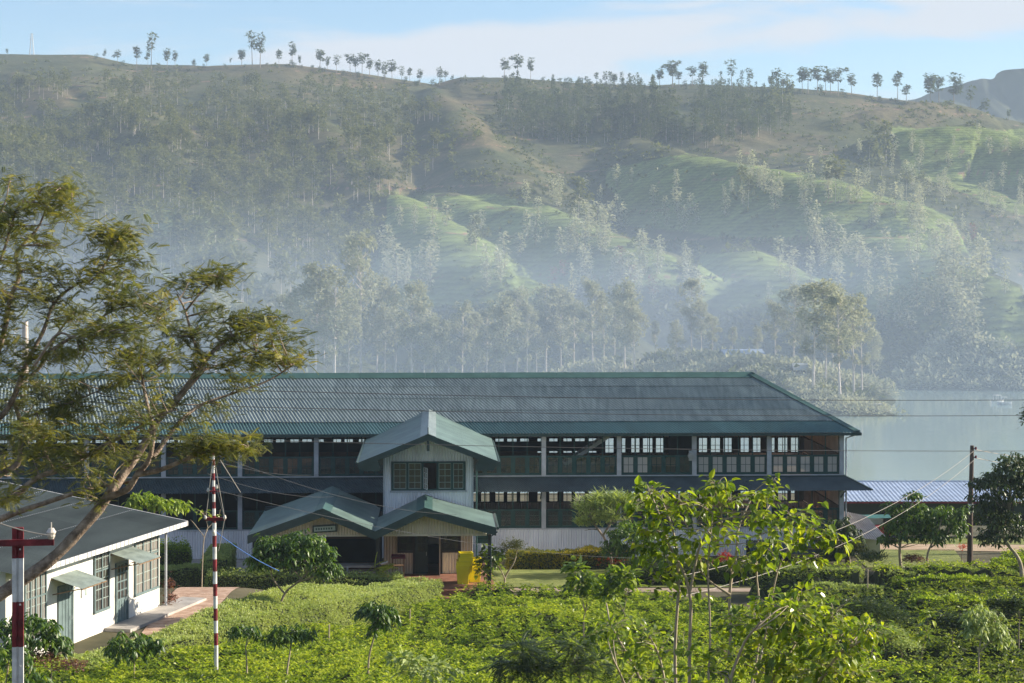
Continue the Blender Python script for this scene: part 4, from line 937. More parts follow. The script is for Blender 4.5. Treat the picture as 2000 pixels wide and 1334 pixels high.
# ================================================================ FAR SMALL THINGS
def boat(px, py, Y, L_, lab, rz):
    b_ = empty('boat', (*P(px, py, Y)[:2], -12), rz, lab, 'boat', 'white boats on the lake')
    mb = MB(); n_ = 9; t = np.linspace(-1, 1, n_); wv = .55*(1-np.abs(t)**2.5)+.05
    V = []; 
    for q in range(n_): V += [(t[q]*L_/2, -wv[q], .55+.15*t[q]**2), (t[q]*L_/2*.94, -wv[q]*.5, -.1), (t[q]*L_/2*.94, wv[q]*.5, -.1), (t[q]*L_/2, wv[q], .55+.15*t[q]**2)]
    f_ = [[4*q+r, 4*q+r+1, 4*q+r+5, 4*q+r+4] for q in range(n_-1) for r in range(3)]; mb.add(V, f_); mb.build('hull', M['whitepaint'], b_)
    mb = MB(); box(mb, -L_*.22, L_*.18, -.5, .5, 1.55, 1.62)
    for x in (-L_*.2, L_*.16):
        for yv in (-.42, .42): box(mb, x-.03, x+.03, yv-.03, yv+.03, .4, 1.55)
    mb.build('canopy', M['whitepaint'], b_)
boat(1712, 812, 385, 6.2, 'long white boat with canopy moored off the headland tip', .15); boat(1948, 786, 410, 3.6, 'white boat near the far shore at the right edge', .5); boat(1962, 790, 404, 3.0, 'small white boat beside another by the far shore', -.2)
# ================================================================ NEAR PLANTS
def tmpl(v, f): return np.array(v, float), np.array(f, int)
T_SM = tmpl([(0,0,0),(.45,-.24,.07),(1,0,-.06),(.45,.24,.07)], [(0,1,2),(0,2,3)])
T_LONG = tmpl([(0,0,0),(.45,0,.05),(1,0,-.30),(.28,.15,.0),(.70,.13,-.13),(.28,-.15,0),(.70,-.13,-.13)], [(0,1,3),(1,4,3),(1,2,4),(0,5,1),(1,5,6),(1,6,2)])
T_BROAD = tmpl([(0,0,0),(.45,0,-.03),(1.05,0,-.16),(.06,.30,.07),(.42,.38,.08),(.78,.18,.0),(.06,-.30,.07),(.42,-.38,.08),(.78,-.18,.0)],
    [(0,1,3),(1,4,3),(1,5,4),(1,2,5),(0,6,1),(1,6,7),(1,7,8),(1,8,2)])
def _feather():
    v, f = [], []
    for k in range(8):
        x = .16+.84*k/8; l = .30*(1-.5*abs(k/7-.35)); 
        for s in (-1, 1):
            a = math.radians(62); dx, dy = math.cos(a)*l, s*math.sin(a)*l; b = len(v); z0 = -.22*x*x; z = z0-.10*l-.03
            v += [(x, 0, z0), (x+dx*.55-.04, dy*.55, z0*1+(z-z0)*.5), (x+dx, dy, z), (x+dx*.5+.045, dy*.5-s*.01, z0+(z-z0)*.5)]
            f += [(b, b+1, b+2), (b, b+2, b+3)] if s < 0 else [(b, b+2, b+1), (b, b+3, b+2)]
    b = len(v); v += [(0, -.012, 0), (0, .012, 0), (.55, .01, -.066), (1, 0, -.22)]; f += [(b, b+2, b+1), (b, b+3, b+2)]
    return tmpl(v, f)
T_FEA = _feather()
T_NEED = tmpl([(0,-.02,0),(0,.02,0),(1,.005,-.1),(.5,-.05,-.02),(.5,.05,-.02)], [(0,3,1),(3,4,1),(3,2,4)])
def scatter(mb, T, pos, d, scale, mi=0, up=None, rnd=None, width=1.):
    tv, tf = T; pos = np.asarray(pos, float); n = len(pos)
    if n == 0: return
    d = nrm(d); up = np.broadcast_to(np.array([0, 0, 1.]), (n, 3)) if up is None else up
    up = up+R.normal(0, .22, (n, 3))
    y = nrm(np.cross(up, d)); z = np.cross(d, y); s = np.broadcast_to(np.asarray(scale, float), (n,))[:, None, None]
    V = pos[:, None]+s*(tv[None, :, :1]*d[:, None]+tv[None, :, 1:2]*width*y[:, None]+tv[None, :, 2:]*z[:, None])
    Fc = (tf[None]+(np.arange(n)*len(tv))[:, None, None]).reshape(-1, 3)
    rnd = R.random(n) if rnd is None else rnd
    mb.add(V.reshape(-1, 3), Fc, mi, np.repeat(np.clip(rnd, 0, 1), len(tf)))
def unit(n): return nrm(R.normal(0, 1, (n, 3)))
def rosette(mb, T, cen, nl, size, droop, mi=0, rnd=None, spread=.05):
    """nl leaves around each centre, the first azimuth random; droop>0 hangs them"""
    n = len(cen); a = R.random((n, 1))*6.28+np.arange(nl)[None]*6.28/nl+R.normal(0, .25, (n, nl))
    dz = -droop+R.normal(0, .3, (n, nl))
    d = np.stack([np.cos(a), np.sin(a), dz], -1).reshape(-1, 3)
    p = np.repeat(cen, nl, 0)+R.normal(0, spread, (n*nl, 3))
    r = R.random(n*nl)*.55+np.repeat(R.random(n) if rnd is None else rnd, nl)*.45
    scatter(mb, T, p, d, size*(.7+.6*R.random(n*nl))*np.repeat(.55+.75*R.random(n), nl), mi, rnd=r)
def hit(px, py, h=0.):
    for Y in np.arange(22, 330, .2):
        if H-(py-HOR)/F*Y <= G((px-1000)/F*Y, Y)+h: return Y
    return 330.
def in_crown(c, r, n, shell=.55):
    d = unit(n); rad = (shell+(1-shell)*R.random(n)**.6)
    d[:, 2] = np.where(d[:, 2] < -.35, -d[:, 2]*.6, d[:, 2])
    lump = 1+.55*fbm(d[:, 0]*2.3+c[0], d[:, 1]*2.3+d[:, 2]*1.7+c[1], 3)
    return np.asarray(c)+d*np.asarray(r)*(rad*lump)[:, None], nrm(d*np.asarray(r))
def leaves(mb, kind, c, r, n, size, mi=0, tone=0.):
    if kind == 'coffee': n = max(8, int(n*.72))
    if kind == 'needle': n = int(n*.6)
    p, d = in_crown(c, r, n, {'coffee': .6, 'fine': .35, 'feather': .3, 'needle': .2}.get(kind, .45))
    tn = np.clip(R.random(n)*.8+tone+.25*d[:, 2]*0, 0, 1)
    if kind == 'coffee': rosette(mb, T_LONG, p, 6, size, .55, mi, tn)
    elif kind == 'broad':
        dd = np.stack([d[:, 0], d[:, 1], d[:, 2]*.4-.35], -1)+R.normal(0, .45, (n, 3)); scatter(mb, T_BROAD, p, dd, size*(.6+.7*R.random(n)), mi, rnd=tn)
    elif kind == 'feather': scatter(mb, T_FEA, p, np.stack([d[:, 0], d[:, 1], d[:, 2]*.3-.12], -1)+R.normal(0, .4, (n, 3)), size*(.7+.5*R.random(n)), mi, rnd=tn)
    elif kind == 'needle': rosette(mb, T_NEED, p, 5, size, -.7, mi, tn)
    else: rosette(mb, T_SM, p, 4, size, .0, mi, tn, size*.4)
def branch(mb, a, b, r0, r1, sag=0., n=6):
    a = np.asarray(a, float); b = np.asarray(b, float); L_ = np.linalg.norm(b-a); m_ = (a+b)/2+R.normal(0, .07*L_, 3); m_[2] += sag*L_
    pts = smooth_path([a, m_, b], 4); tube(mb, pts, np.linspace(r0, r1, len(pts)), n)
def tree(name, label, cat, Y, trunks, crowns, kind, size, lm, bark='barkgrey', r0=.07, group=None, tone=0., tw=4, depth=1., base_h=0.):
    """trunks: polylines in px (base first); crowns: (px, py, rx px, ry px, count)"""
    def W(px, py, dy=0.): return P(px, py, Y)+np.array([0, dy, 0])
    bx = W(*trunks[0][0]); g = float(G(bx[0], Y)); root = np.array([bx[0], Y, g])
    t = empty(name, root, 0, label, cat, group)
    tm = MB(); allp = []
    for k, tr in enumerate(trunks):
        pts = [W(x, y, R.normal(0, .12)*(q > 0)) for q, (x, y) in enumerate(tr)]
        if k == 0: pts[0] = root-np.array([0, 0, .1]) if pts[0][2] <= g+.05 or len(pts) < 2 else pts[0]
        if k == 0 and pts[0][2] > g: pts = [root-np.array([0, 0, .1])]+pts
        sp = smooth_path(pts, 5); rr = r0*(1 if k == 0 else .65); tube(tm, sp-root, np.linspace(rr, rr*.45, len(sp)), 8); allp.append(sp[len(sp)//3:])
    allp = np.vstack(allp); cm = MB()
    for cx, cy, rx, ry, n in crowns:
        c = W(cx, cy, R.normal(0, .12)*rx/F*Y); r = np.array([rx, rx*depth, ry])/F*Y
        for q in range(tw):
            e = c+unit(1)[0]*r*.7; a = allp[np.argmin(np.linalg.norm(allp-e, axis=1)+np.maximum(allp[:, 2]-e[2], 0)*2)]
            branch(tm, a-root, e-root, r0*.38, r0*.10, .05)
        leaves(cm, kind, c-root, r, n, size, 0, tone)
    tm.build('trunk', M[bark], t, smooth=True); cm.build('crown', lm, t); return t

# ---------------- tea
def tea_field(name, label, x0, x1, y0, y1, mask, step, size, lm, rowdir, pitch, gapw, hgt=.78, tone=0., gapn=.0):
    nx, ny = int((x1-x0)/step), int((y1-y0)/step)
    X, Y = np.meshgrid(np.linspace(x0, x1, nx), np.linspace(y0, y1, ny)); X = X+R.uniform(-.5, .5, X.shape)*step; Y = Y+R.uniform(-.5, .5, X.shape)*step
    X, Y = X.ravel(), Y.ravel(); k = mask(X, Y); X, Y = X[k], Y[k]
    def canopy(X, Y):
        r = (-X*math.sin(rowdir)+Y*math.cos(rowdir))/pitch+.22*fbm(X*.16, Y*.16, 2)
        g = np.abs(r-np.round(r))*pitch                     # distance to the nearest row gap
        q = (X*math.cos(rowdir)+Y*math.sin(rowdir))/1.15+np.floor(r+.5)*.37+.3*fbm(X*.5, Y*.5, 2); g2 = np.abs(q-np.round(q))*1.15
        open_ = fbm(X*.13+8, Y*.13, 3)+gapn
        dep = np.clip(1-g/(gapw*np.clip(.6+open_*2, .15, 1.7)), 0, 1)*.75+np.clip(1-g2/.25, 0, 1)*.75*np.clip(.5+open_*2, 0, 1)
        ids = (np.floor(r+.5)*131+np.floor(q+.5)*17).astype(int) & 255; bt_ = _T[ids, (ids*7) & 255]-.5
        canopy.bt = bt_*.42
        dome = np.sqrt(np.clip(g/(.42*pitch), 0, 1)*np.clip(g2/.46, 0, 1))
        return hgt+.22*bt_-.55*np.clip(dep, 0, 1)-.34*(1-dome)*np.clip(.75+open_*2.2, .15, 1.3)+.20*fbm(X*.75, Y*.75, 3)+.07*fbm(X*2.5, Y*2.5, 2), dep
    h, dep = canopy(X, Y); bt = canopy.bt; Z = G(X, Y)+h
    keep = R.random(len(X)) > dep*.9; X, Y, Z, dep, bt = X[keep], Y[keep], Z[keep], dep[keep], bt[keep]
    n = len(X); mb = MB(); shoot = R.random(n) < .3; pos = np.stack([X, Y, Z], -1)+R.normal(0, .035, (n, 3)); pos[:, 2] += np.where(shoot, R.uniform(.02, .14, n), -.03)
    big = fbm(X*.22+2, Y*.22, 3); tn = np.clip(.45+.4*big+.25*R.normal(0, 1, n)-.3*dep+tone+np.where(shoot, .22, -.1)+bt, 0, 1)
    for q in range(3):
        a = R.random(n)*6.28; d = np.stack([np.cos(a), np.sin(a), .35+.5*R.random(n)], -1)
        scatter(mb, T_SM, pos, d, size*(.65+.7*R.random(n)), 0, rnd=np.clip(tn+R.normal(0, .14, n), 0, 1))
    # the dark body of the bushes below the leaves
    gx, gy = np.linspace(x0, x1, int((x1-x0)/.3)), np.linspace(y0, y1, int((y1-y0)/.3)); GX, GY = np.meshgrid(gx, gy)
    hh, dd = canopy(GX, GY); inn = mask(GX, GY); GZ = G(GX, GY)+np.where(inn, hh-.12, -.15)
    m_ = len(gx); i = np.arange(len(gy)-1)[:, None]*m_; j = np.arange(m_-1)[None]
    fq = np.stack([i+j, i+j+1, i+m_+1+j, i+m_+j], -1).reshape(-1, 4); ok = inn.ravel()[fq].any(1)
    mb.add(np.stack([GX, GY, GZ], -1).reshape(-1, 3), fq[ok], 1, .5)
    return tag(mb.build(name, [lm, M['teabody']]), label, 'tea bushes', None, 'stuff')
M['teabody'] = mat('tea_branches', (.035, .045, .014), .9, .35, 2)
HA, HB = np.array([-4.5, 99.0]), np.array([-12.4, 73.2])       # the clipped hedge that borders the tea
def side(X, Y): return (HB[0]-HA[0])*(Y-HA[1])-(HB[1]-HA[1])*(X-HA[0])
def m_main(X, Y):
    far = np.interp(X, [-20, -4.4, 2, 6, 9, 13], [101.8, 101.8, 101.9, 101, 96, 91])+.5*fbm(X*.5, X*0, 2)
    lim = np.interp(Y, [52, 74, 85, 102], [19, 13, 11, 9])+.8*fbm(Y*.3, Y*0, 2)
    return (Y < far) & (X < lim) & ((side(X, Y) > 46) | (Y < 72.5)) & (X > -19) & ~((X < -12.2) & (Y > 70.5))
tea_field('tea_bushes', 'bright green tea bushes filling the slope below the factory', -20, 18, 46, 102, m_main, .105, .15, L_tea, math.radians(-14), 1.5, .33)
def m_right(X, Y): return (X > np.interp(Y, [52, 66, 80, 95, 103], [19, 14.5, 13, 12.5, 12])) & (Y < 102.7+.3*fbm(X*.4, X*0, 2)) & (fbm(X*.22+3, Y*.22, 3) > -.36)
tea_field('tea_bushes', 'darker tea bushes with open gaps on the right slope', 12, 31, 46, 102.4, m_right, .13, .16, L_teashade, math.radians(4), 1.7, .5, .85, .2, .25)
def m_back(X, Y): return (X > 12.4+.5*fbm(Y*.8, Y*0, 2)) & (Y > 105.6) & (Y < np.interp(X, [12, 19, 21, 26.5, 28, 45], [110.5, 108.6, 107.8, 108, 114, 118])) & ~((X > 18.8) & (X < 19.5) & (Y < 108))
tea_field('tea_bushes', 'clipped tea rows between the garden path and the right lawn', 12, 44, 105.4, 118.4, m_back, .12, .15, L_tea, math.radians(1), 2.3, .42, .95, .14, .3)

# ---------------- hedges
def hedge(name, label, pts, wd, hgs, lm, size, dens, tone=0., cat='hedge', rough=.10, group=None, top=0.):
    pts = [np.array(p, float) for p in pts]; mb = MB(); base = np.array([*pts[0], float(G(*pts[0]))]); inner = MB()
    hgs = list(hgs) if isinstance(hgs, (list, tuple)) else [hgs]*len(pts); fine_ = [pts[0]]; fh = [hgs[0]]; si = 0
    for a, b in zip(pts[:-1], pts[1:]):
        k_ = max(1, int(np.linalg.norm(b-a)/1.6)); fine_ += [a+(b-a)*q/k_ for q in range(1, k_+1)]; fh += [hgs[si]+(hgs[si+1]-hgs[si])*q/k_ for q in range(1, k_+1)]; si += 1
    for a, b, hg, hb in zip(fine_[:-1], fine_[1:], fh[:-1], fh[1:]):
        d = b-a; L_ = np.linalg.norm(d); d = d/L_; n_ = np.array([-d[1], d[0]])
        def put(s, c, h, nn):
            xy = a+d*s[:, None]+n_*c[:, None]; h = h*(1+(hb/hg-1)*s/L_); lump = rough*fbm(xy[:, 0]*.9, xy[:, 1]*.9+h*.9, 3)*2.2
            p = np.stack([xy[:, 0], xy[:, 1], G(xy[:, 0], xy[:, 1])+h], -1)+nn*lump[:, None]+R.normal(0, .035, (len(s), 3))
            k = len(s); tn = np.clip(.45+.5*fbm(xy[:, 0]*.5, xy[:, 1]*.5+h, 3)+R.normal(0, .2, k)+tone, 0, 1)
            for q in range(3): scatter(mb, T_SM, p-base, nn+unit(k)*.9, size*(.6+.8*R.random(k)), 0, rnd=tn)
        N1 = int(L_*wd*dens); r_ = R.random
        def nv(v, k): return np.broadcast_to(np.array(v, float), (k, 3))
        put(r_(N1)*L_, (r_(N1)-.5)*wd, np.full(N1, hg)+top*R.random(N1)**3, nv((0, 0, 1), N1))
        N2 = int(L_*hg*dens)
        for s in (-1, 1): put(r_(N2)*L_, np.full(N2, s*wd/2), hg*r_(N2), nv((*(n_*s), .2), N2))
        N3 = int(wd*hg*dens); N4 = N3 if a is fine_[0] else 0; N3 = N3 if b is fine_[-1] else 0
        put(np.full(N3, L_), (r_(N3)-.5)*wd, hg*r_(N3), nv((*d, .2), N3)); put(np.zeros(N4), (r_(N4)-.5)*wd, hg*r_(N4), nv((*-d, .2), N4))
        w2 = wd/2-.06; V = []
        for q in (a-d*-.05, b-d*.05):
            for s in (-1, 1):
                xy = q+n_*s*w2
                for h in (-.2, (hg if q is not None and np.linalg.norm(q-a) < np.linalg.norm(q-b) else hb)-.07): V.append((*xy, float(G(*xy))+h))
        inner.add(np.array(V)-base, [[0, 1, 3, 2], [4, 6, 7, 5], [0, 4, 5, 1], [2, 3, 7, 6], [1, 5, 7, 3]], 1)
    for v, f in zip(inner.v, inner.f): mb.add(v, f[0]-f[0].min(), 1)
    o = mb.build(name, [lm, M['teabody']]); o.location = base; return tag(o, label, cat, group)
nh = nrm(np.array([HB[1]-HA[1], -(HB[0]-HA[0])])[None])[0]*-1.
hedge('hedge', 'long clipped pale green hedge running diagonally from cottage yard to the entrance', [HA+[.1, -.2], HA+[-2.9, -8.6], HB+[.2, 1.2], (-15.2, 68.2)], 1.9, (1.35, 1.5, .85, .8), L_hedge, .085, 330, .26)
hedge('hedge', 'clipped hedge in front of the annex porch behind the umbrella tree', [(-15.3, 100.3), (-9.5, 100.6), (-5.6, 101.3)], 1.1, 1.15, L_hedge, .09, 280, -.02, top=.3)
hedge('hedge', 'square cut hedge block with lit side beside the striped pole', [(-18.6, 103.6), (-15.5, 103.6)], 1.4, 1.25, L_hedge, .09, 260, .0)
hedge('hedge', 'tall hedge side running back towards the factory, brightly lit', [(-15.6, 104.5), (-16.2, 112)], 1.3, 1.5, L_hedge, .09, 240, .15)
hedge('hedge', 'loose hedge mass behind the cut block next to cottage', [(-19.5, 106), (-17.3, 106.5)], 3.0, 1.9, L_tea, .11, 180, .0, rough=.25, top=.4)
hedge('hedge', 'low yellow tipped hedge along the white corrugated wall', [(-.2, 113.4), (6.6, 113.7)], 1.3, .95, L_yellow, .10, 260, .1, rough=.16)
hedge('hedge', 'dark low hedge bordering the right end of lawn', [(6.5, 106.6), (12.6, 107.2)], 1.5, .85, L_dark, .11, 200, .0, rough=.2)
hedge('hedge', 'clipped bright hedge row edging the far side of the path', [(13.2, 106.3), (18.6, 106.6)], .9, .8, L_hedge, .09, 260, -.05)
hedge('hedge', 'low grassy border hedge on the right beyond the path gap', [(20.2, 106.0), (33, 107.0)], .9, .6, L_hedge, .10, 220, .1, rough=.18)
hedge('hedge', 'bright clipped tea hedge running to the right edge below the timber pole', [(26.5, 109.6), (31, 110), (36, 110.5)], 1.3, .95, L_tea, .11, 230, .08, rough=.16)
hedge('hedge', 'sunlit clipped hedge on the right slope below the path gap', [(19.6, 101.0), (24, 101.6), (31, 101.2)], 1.2, .95, L_tea, .11, 230, .05, rough=.2)
hedge('hedge', 'lower sunlit hedge row on the right slope above the lone pale tree', [(19.2, 94.5), (24, 95.2), (30, 94.0)], 1.5, .9, L_tea, .11, 230, .0, rough=.25)
hedge('hedge', 'short clipped hedge left of the fence stake by the path end', [(15.2, 99.6), (18.4, 100.1)], 1.2, .85, L_hedge, .10, 230, .0, rough=.2)
# ---------------- shrubs and small trees
def shrub(name, label, px, py, Y, crowns, kind, size, lm, tone=0., cat='shrub', group=None, r0=.03):
    return tree(name, label, cat, Y, [[(px, py), (px+3, py-20)]], crowns, kind, size, lm, 'barkgrey', r0, group, tone, 3)
Y1 = hit(548, 1212, .5)
tree('umbrella_tree', 'umbrella crowned dark glossy tree standing in the hedge before the annex porch', 'tree', Y1, [[(541, 1205), (556, 1160), (580, 1138), (600, 1120)], [(556, 1160), (532, 1130), (530, 1100)], [(580, 1138), (628, 1122)]],
     [(560, 1085, 62, 34, 190), (610, 1085, 50, 34, 130), (520, 1095, 36, 28, 80), (640, 1115, 26, 24, 60), (580, 1062, 55, 24, 120), (530, 1070, 36, 22, 80)], 'coffee', .30, L_coffee, 'barkgrey', .065)
for lb, bx, by, tr, cr, sz in (
    ('small round dark tree in the tea left of centre, its stem bare', 570, 1312, [(560, 1320), (566, 1270), (568, 1250)], [(565, 1242, 42, 22, 75), (545, 1248, 26, 14, 30), (590, 1240, 25, 18, 35)], .24),
    ('small dark tree poking from the tea just left of another one', 480, 1300, [(482, 1300), (480, 1262)], [(478, 1236, 32, 17, 45)], .24),
    ('drooping dark tree in the tea below the open entrance', 726, 1290, [(720, 1290), (732, 1240), (738, 1215)], [(735, 1195, 34, 26, 60), (755, 1200, 20, 22, 28), (745, 1225, 20, 22, 22), (712, 1197, 18, 12, 16)], .27),
    ('low dark coffee tree under the cottage end window', 262, 1320, [(262, 1325), (264, 1290)], [(262, 1258, 52, 26, 70), (240, 1275, 30, 16, 24), (290, 1270, 28, 20, 30)], .28),
    ('dark coffee tree spreading before the cottage door beside the near pole', 60, 1350, [(55, 1360), (60, 1280)], [(58, 1226, 60, 26, 80), (110, 1262, 34, 20, 40), (20, 1240, 40, 30, 50), (85, 1245, 50, 18, 40)], .31)):
    Yb = min(hit(bx, by, .6), 66); tree('coffee_tree', lb, 'tree', Yb, [tr], cr, 'coffee', sz, L_coffee, 'twig', .04, 'coffee trees among the tea')
tree('coffee_tree', 'dark coffee tree leaning in from bottom left corner', 'tree', 50, [[(5, 1400), (15, 1300)]], [(18, 1290, 45, 40, 60), (60, 1330, 40, 22, 30)], 'coffee', .28, L_coffee, 'twig', .04, 'coffee trees among the tea')
tree('young_tree', 'leafy young tree at the right corner of the entrance porch', 'tree', 103.0, [[(948, 1172), (952, 1130), (955, 1100)]], [(955, 1100, 26, 32, 150), (965, 1085, 20, 18, 70), (945, 1125, 18, 22, 60)], 'broad', .28, L_broad, 'twig', .05, None, -.25)
tree('young_tree', 'thin airy young tree with slanting trunk on the front lawn', 'tree', 103.4, [[(990, 1170), (986, 1130), (1004, 1098), (1010, 1075)], [(986, 1130), (975, 1105)]], [(1000, 1075, 28, 26, 260), (1012, 1065, 16, 16, 90), (980, 1095, 14, 12, 50)], 'fine', .12, L_olive, 'twig', .06, None, .25)
tree('fern_plant', 'bright arching palm like plant before the long table', 'plant', 101.9, [[(728, 1142), (728, 1130)]], [(732, 1120, 16, 16, 26)], 'feather', .9, L_tea, 'twig', .03, None, .4)
tree('broadleaf_tree', 'rounded green tree top showing behind the cottage roof', 'tree', 100, [[(300, 1140), (302, 1020), (300, 990)]], [(285, 982, 34, 20, 100), (325, 985, 28, 15, 60), (345, 988, 22, 12, 40), (268, 975, 16, 12, 30)], 'coffee', .36, L_tea, 'barkgrey', .09, None, .1)
tree('bare_sapling', 'nearly bare sapling with curling twigs behind the striped pole', 'tree', 97, [[(394, 1150), (398, 1060), (405, 1030), (398, 1005)], [(400, 1050), (380, 1025), (372, 1015)], [(403, 1035), (425, 1010), (430, 995)]], [(392, 1000, 20, 8, 14), (412, 1010, 20, 10, 10)], 'broad', .24, L_broad, 'twig', .035, None, .1, 6)
shrub('red_leaf_shrub', 'reddish potted shrub by the cottage veranda post', 330, 1180, 84.8, [(330, 1150, 10, 26, 60), (334, 1172, 14, 14, 50)], 'fine', .15, L_pink)
shrub('shrub', 'pinkish dry shrub in front of cottage wall beside near pole', 100, 1330, 62, [(85, 1290, 40, 22, 160), (140, 1300, 35, 16, 120)], 'fine', .11, L_pink, 0, 'shrub', None)
tree('casuarina', 'wispy casuarina like tree with leaning trunk before white wall', 'tree', 111.5, [[(1196, 1110), (1186, 1062), (1165, 1030), (1150, 1005)], [(1178, 1045), (1200, 1010), (1215, 985)]],
     [(1150, 1000, 28, 30, 240), (1180, 985, 30, 28, 220), (1215, 985, 28, 26, 180), (1140, 1025, 20, 16, 90), (1190, 1020, 40, 22, 220), (1235, 1000, 18, 22, 80)], 'needle', .50, L_hedge, 'barkgrey', .10, None, -.05)
tree('broadleaf_tree', 'glossy dark broadleaf tree beside the casuarina', 'tree', 110.5, [[(1216, 1125), (1218, 1085), (1225, 1060)]], [(1230, 1050, 44, 34, 190), (1205, 1075, 30, 24, 90), (1260, 1075, 30, 28, 90)], 'coffee', .34, L_coffee, 'barkgrey', .09, None, .1)
shrub('shrub', 'red flowering shrub below the white wall right of yellow hedge', 1200, 1120, 111.0, [(1205, 1098, 26, 12, 26), (1180, 1095, 16, 10, 14)], 'fine', .13, L_red)
shrub('shrub', 'red flowering shrub half hidden behind the foreground shrub', 1420, 1120, 111.2, [(1418, 1090, 12, 16, 50), (1400, 1100, 18, 12, 30)], 'fine', .17, L_red)
shrub('shrub', 'round golden shrub at the end of the lawn', 1250, 1135, 107.5, [(1252, 1118, 18, 18, 160)], 'fine', .13, L_yellow, .0)
shrub('shrub', 'dark bush mass between lawn and foreground shrub', 1300, 1140, 108, [(1300, 1110, 50, 30, 420), (1350, 1118, 40, 24, 300), (1240, 1112, 30, 22, 200)], 'fine', .17, L_dark)
tree('broadleaf_tree', 'dark dense tree against the right end of the factory front', 'tree', 114.6, [[(1660, 1110), (1655, 1070), (1645, 1040)]], [(1640, 1040, 40, 30, 160), (1610, 1050, 28, 24, 80), (1655, 1070, 34, 26, 120), (1625, 1075, 34, 20, 90)], 'coffee', .34, L_dark, 'barkgrey', .1, None, .15)
tree('broadleaf_tree', 'slender tree with tufted top in front of the shed', 'tree', 112.8, [[(1760, 1118), (1757, 1070), (1765, 1020), (1785, 975)], [(1762, 1040), (1745, 1005)]],
     [(1785, 968, 22, 9, 36), (1790, 1005, 36, 26, 130), (1745, 992, 20, 14, 50), (1760, 1040, 42, 30, 150), (1800, 1040, 34, 34, 130), (1735, 1060, 20, 16, 40)], 'coffee', .34, L_coffee, 'twig', .09, None, .2)
tree('broadleaf_tree', 'airy tree between the shed tree and timber pole', 'tree', 111.8, [[(1812, 1115), (1812, 1080), (1830, 1040), (1840, 1010)], [(1818, 1070), (1850, 1040)]],
     [(1850, 1010, 34, 26, 110), (1865, 1040, 26, 30, 80), (1825, 1050, 26, 22, 60), (1880, 1000, 14, 14, 24)], 'coffee', .34, L_coffee, 'twig', .07, None, .3)
tree('broadleaf_tree', 'big dense tree at the right edge with pale curved trunk', 'tree', 104, [[(1995, 1112), (1985, 1085), (1962, 1050), (1965, 1000)], [(1972, 1060), (2010, 1010)]],
     [(1960, 960, 58, 46, 330), (1985, 920, 44, 34, 200), (2020, 960, 60, 70, 300), (1940, 1010, 38, 42, 200), (1975, 1035, 52, 34, 220), (1918, 945, 18, 14, 40), (1935, 1055, 22, 20, 60)], 'coffee', .30, L_dark, 'twig', .13, None, .28)
tree('overhanging_branch', 'dark leafy branch tip hanging at right edge over the lake', 'tree', 70, [[(2120, 1400), (2110, 900), (2040, 800)]], [(2004, 822, 14, 30, 70), (2030, 800, 30, 40, 120)], 'fine', .14, L_dark, 'barkgrey', .1)
tree('small_tree', 'small pale leaved tree standing alone at lower right', 'tree', 66, [[(1911, 1330), (1912, 1275), (1920, 1235)], [(1912, 1275), (1945, 1240)]], [(1920, 1210, 38, 26, 110), (1945, 1240, 26, 24, 50), (1905, 1230, 26, 20, 40), (1965, 1255, 16, 12, 16)], 'coffee', .24, L_hedge, 'twig', .045)
shrub('shrub', 'smooth dark green rounded bush on the right slope', 1730, 1250, 80, [(1725, 1212, 68, 38, 1500), (1680, 1195, 60, 26, 900), (1640, 1195, 50, 22, 600)], 'fine', .10, L_dark, .0)
shrub('shrub', 'spiky grey green bush at the corner of the right lawn', 1705, 1112, 110.5, [(1705, 1095, 26, 15, 150)], 'needle', .5, L_dark)
shrub('shrub', 'purplish leaved shrub beneath the slender shed tree', 1790, 1112, 111, [(1785, 1092, 24, 8, 120)], 'fine', .17, L_pink)
shrub('shrub', 'small red flower bush by the timber pole', 1878, 1090, 116, [(1880, 1070, 12, 8, 22)], 'fine', .16, L_red)
shrub('shrub', 'dry yellowish shrub beside the low side roof', 1680, 1110, 113.5, [(1688, 1080, 16, 18, 70), (1670, 1068, 12, 12, 40)], 'fine', .16, L_olive, .4)
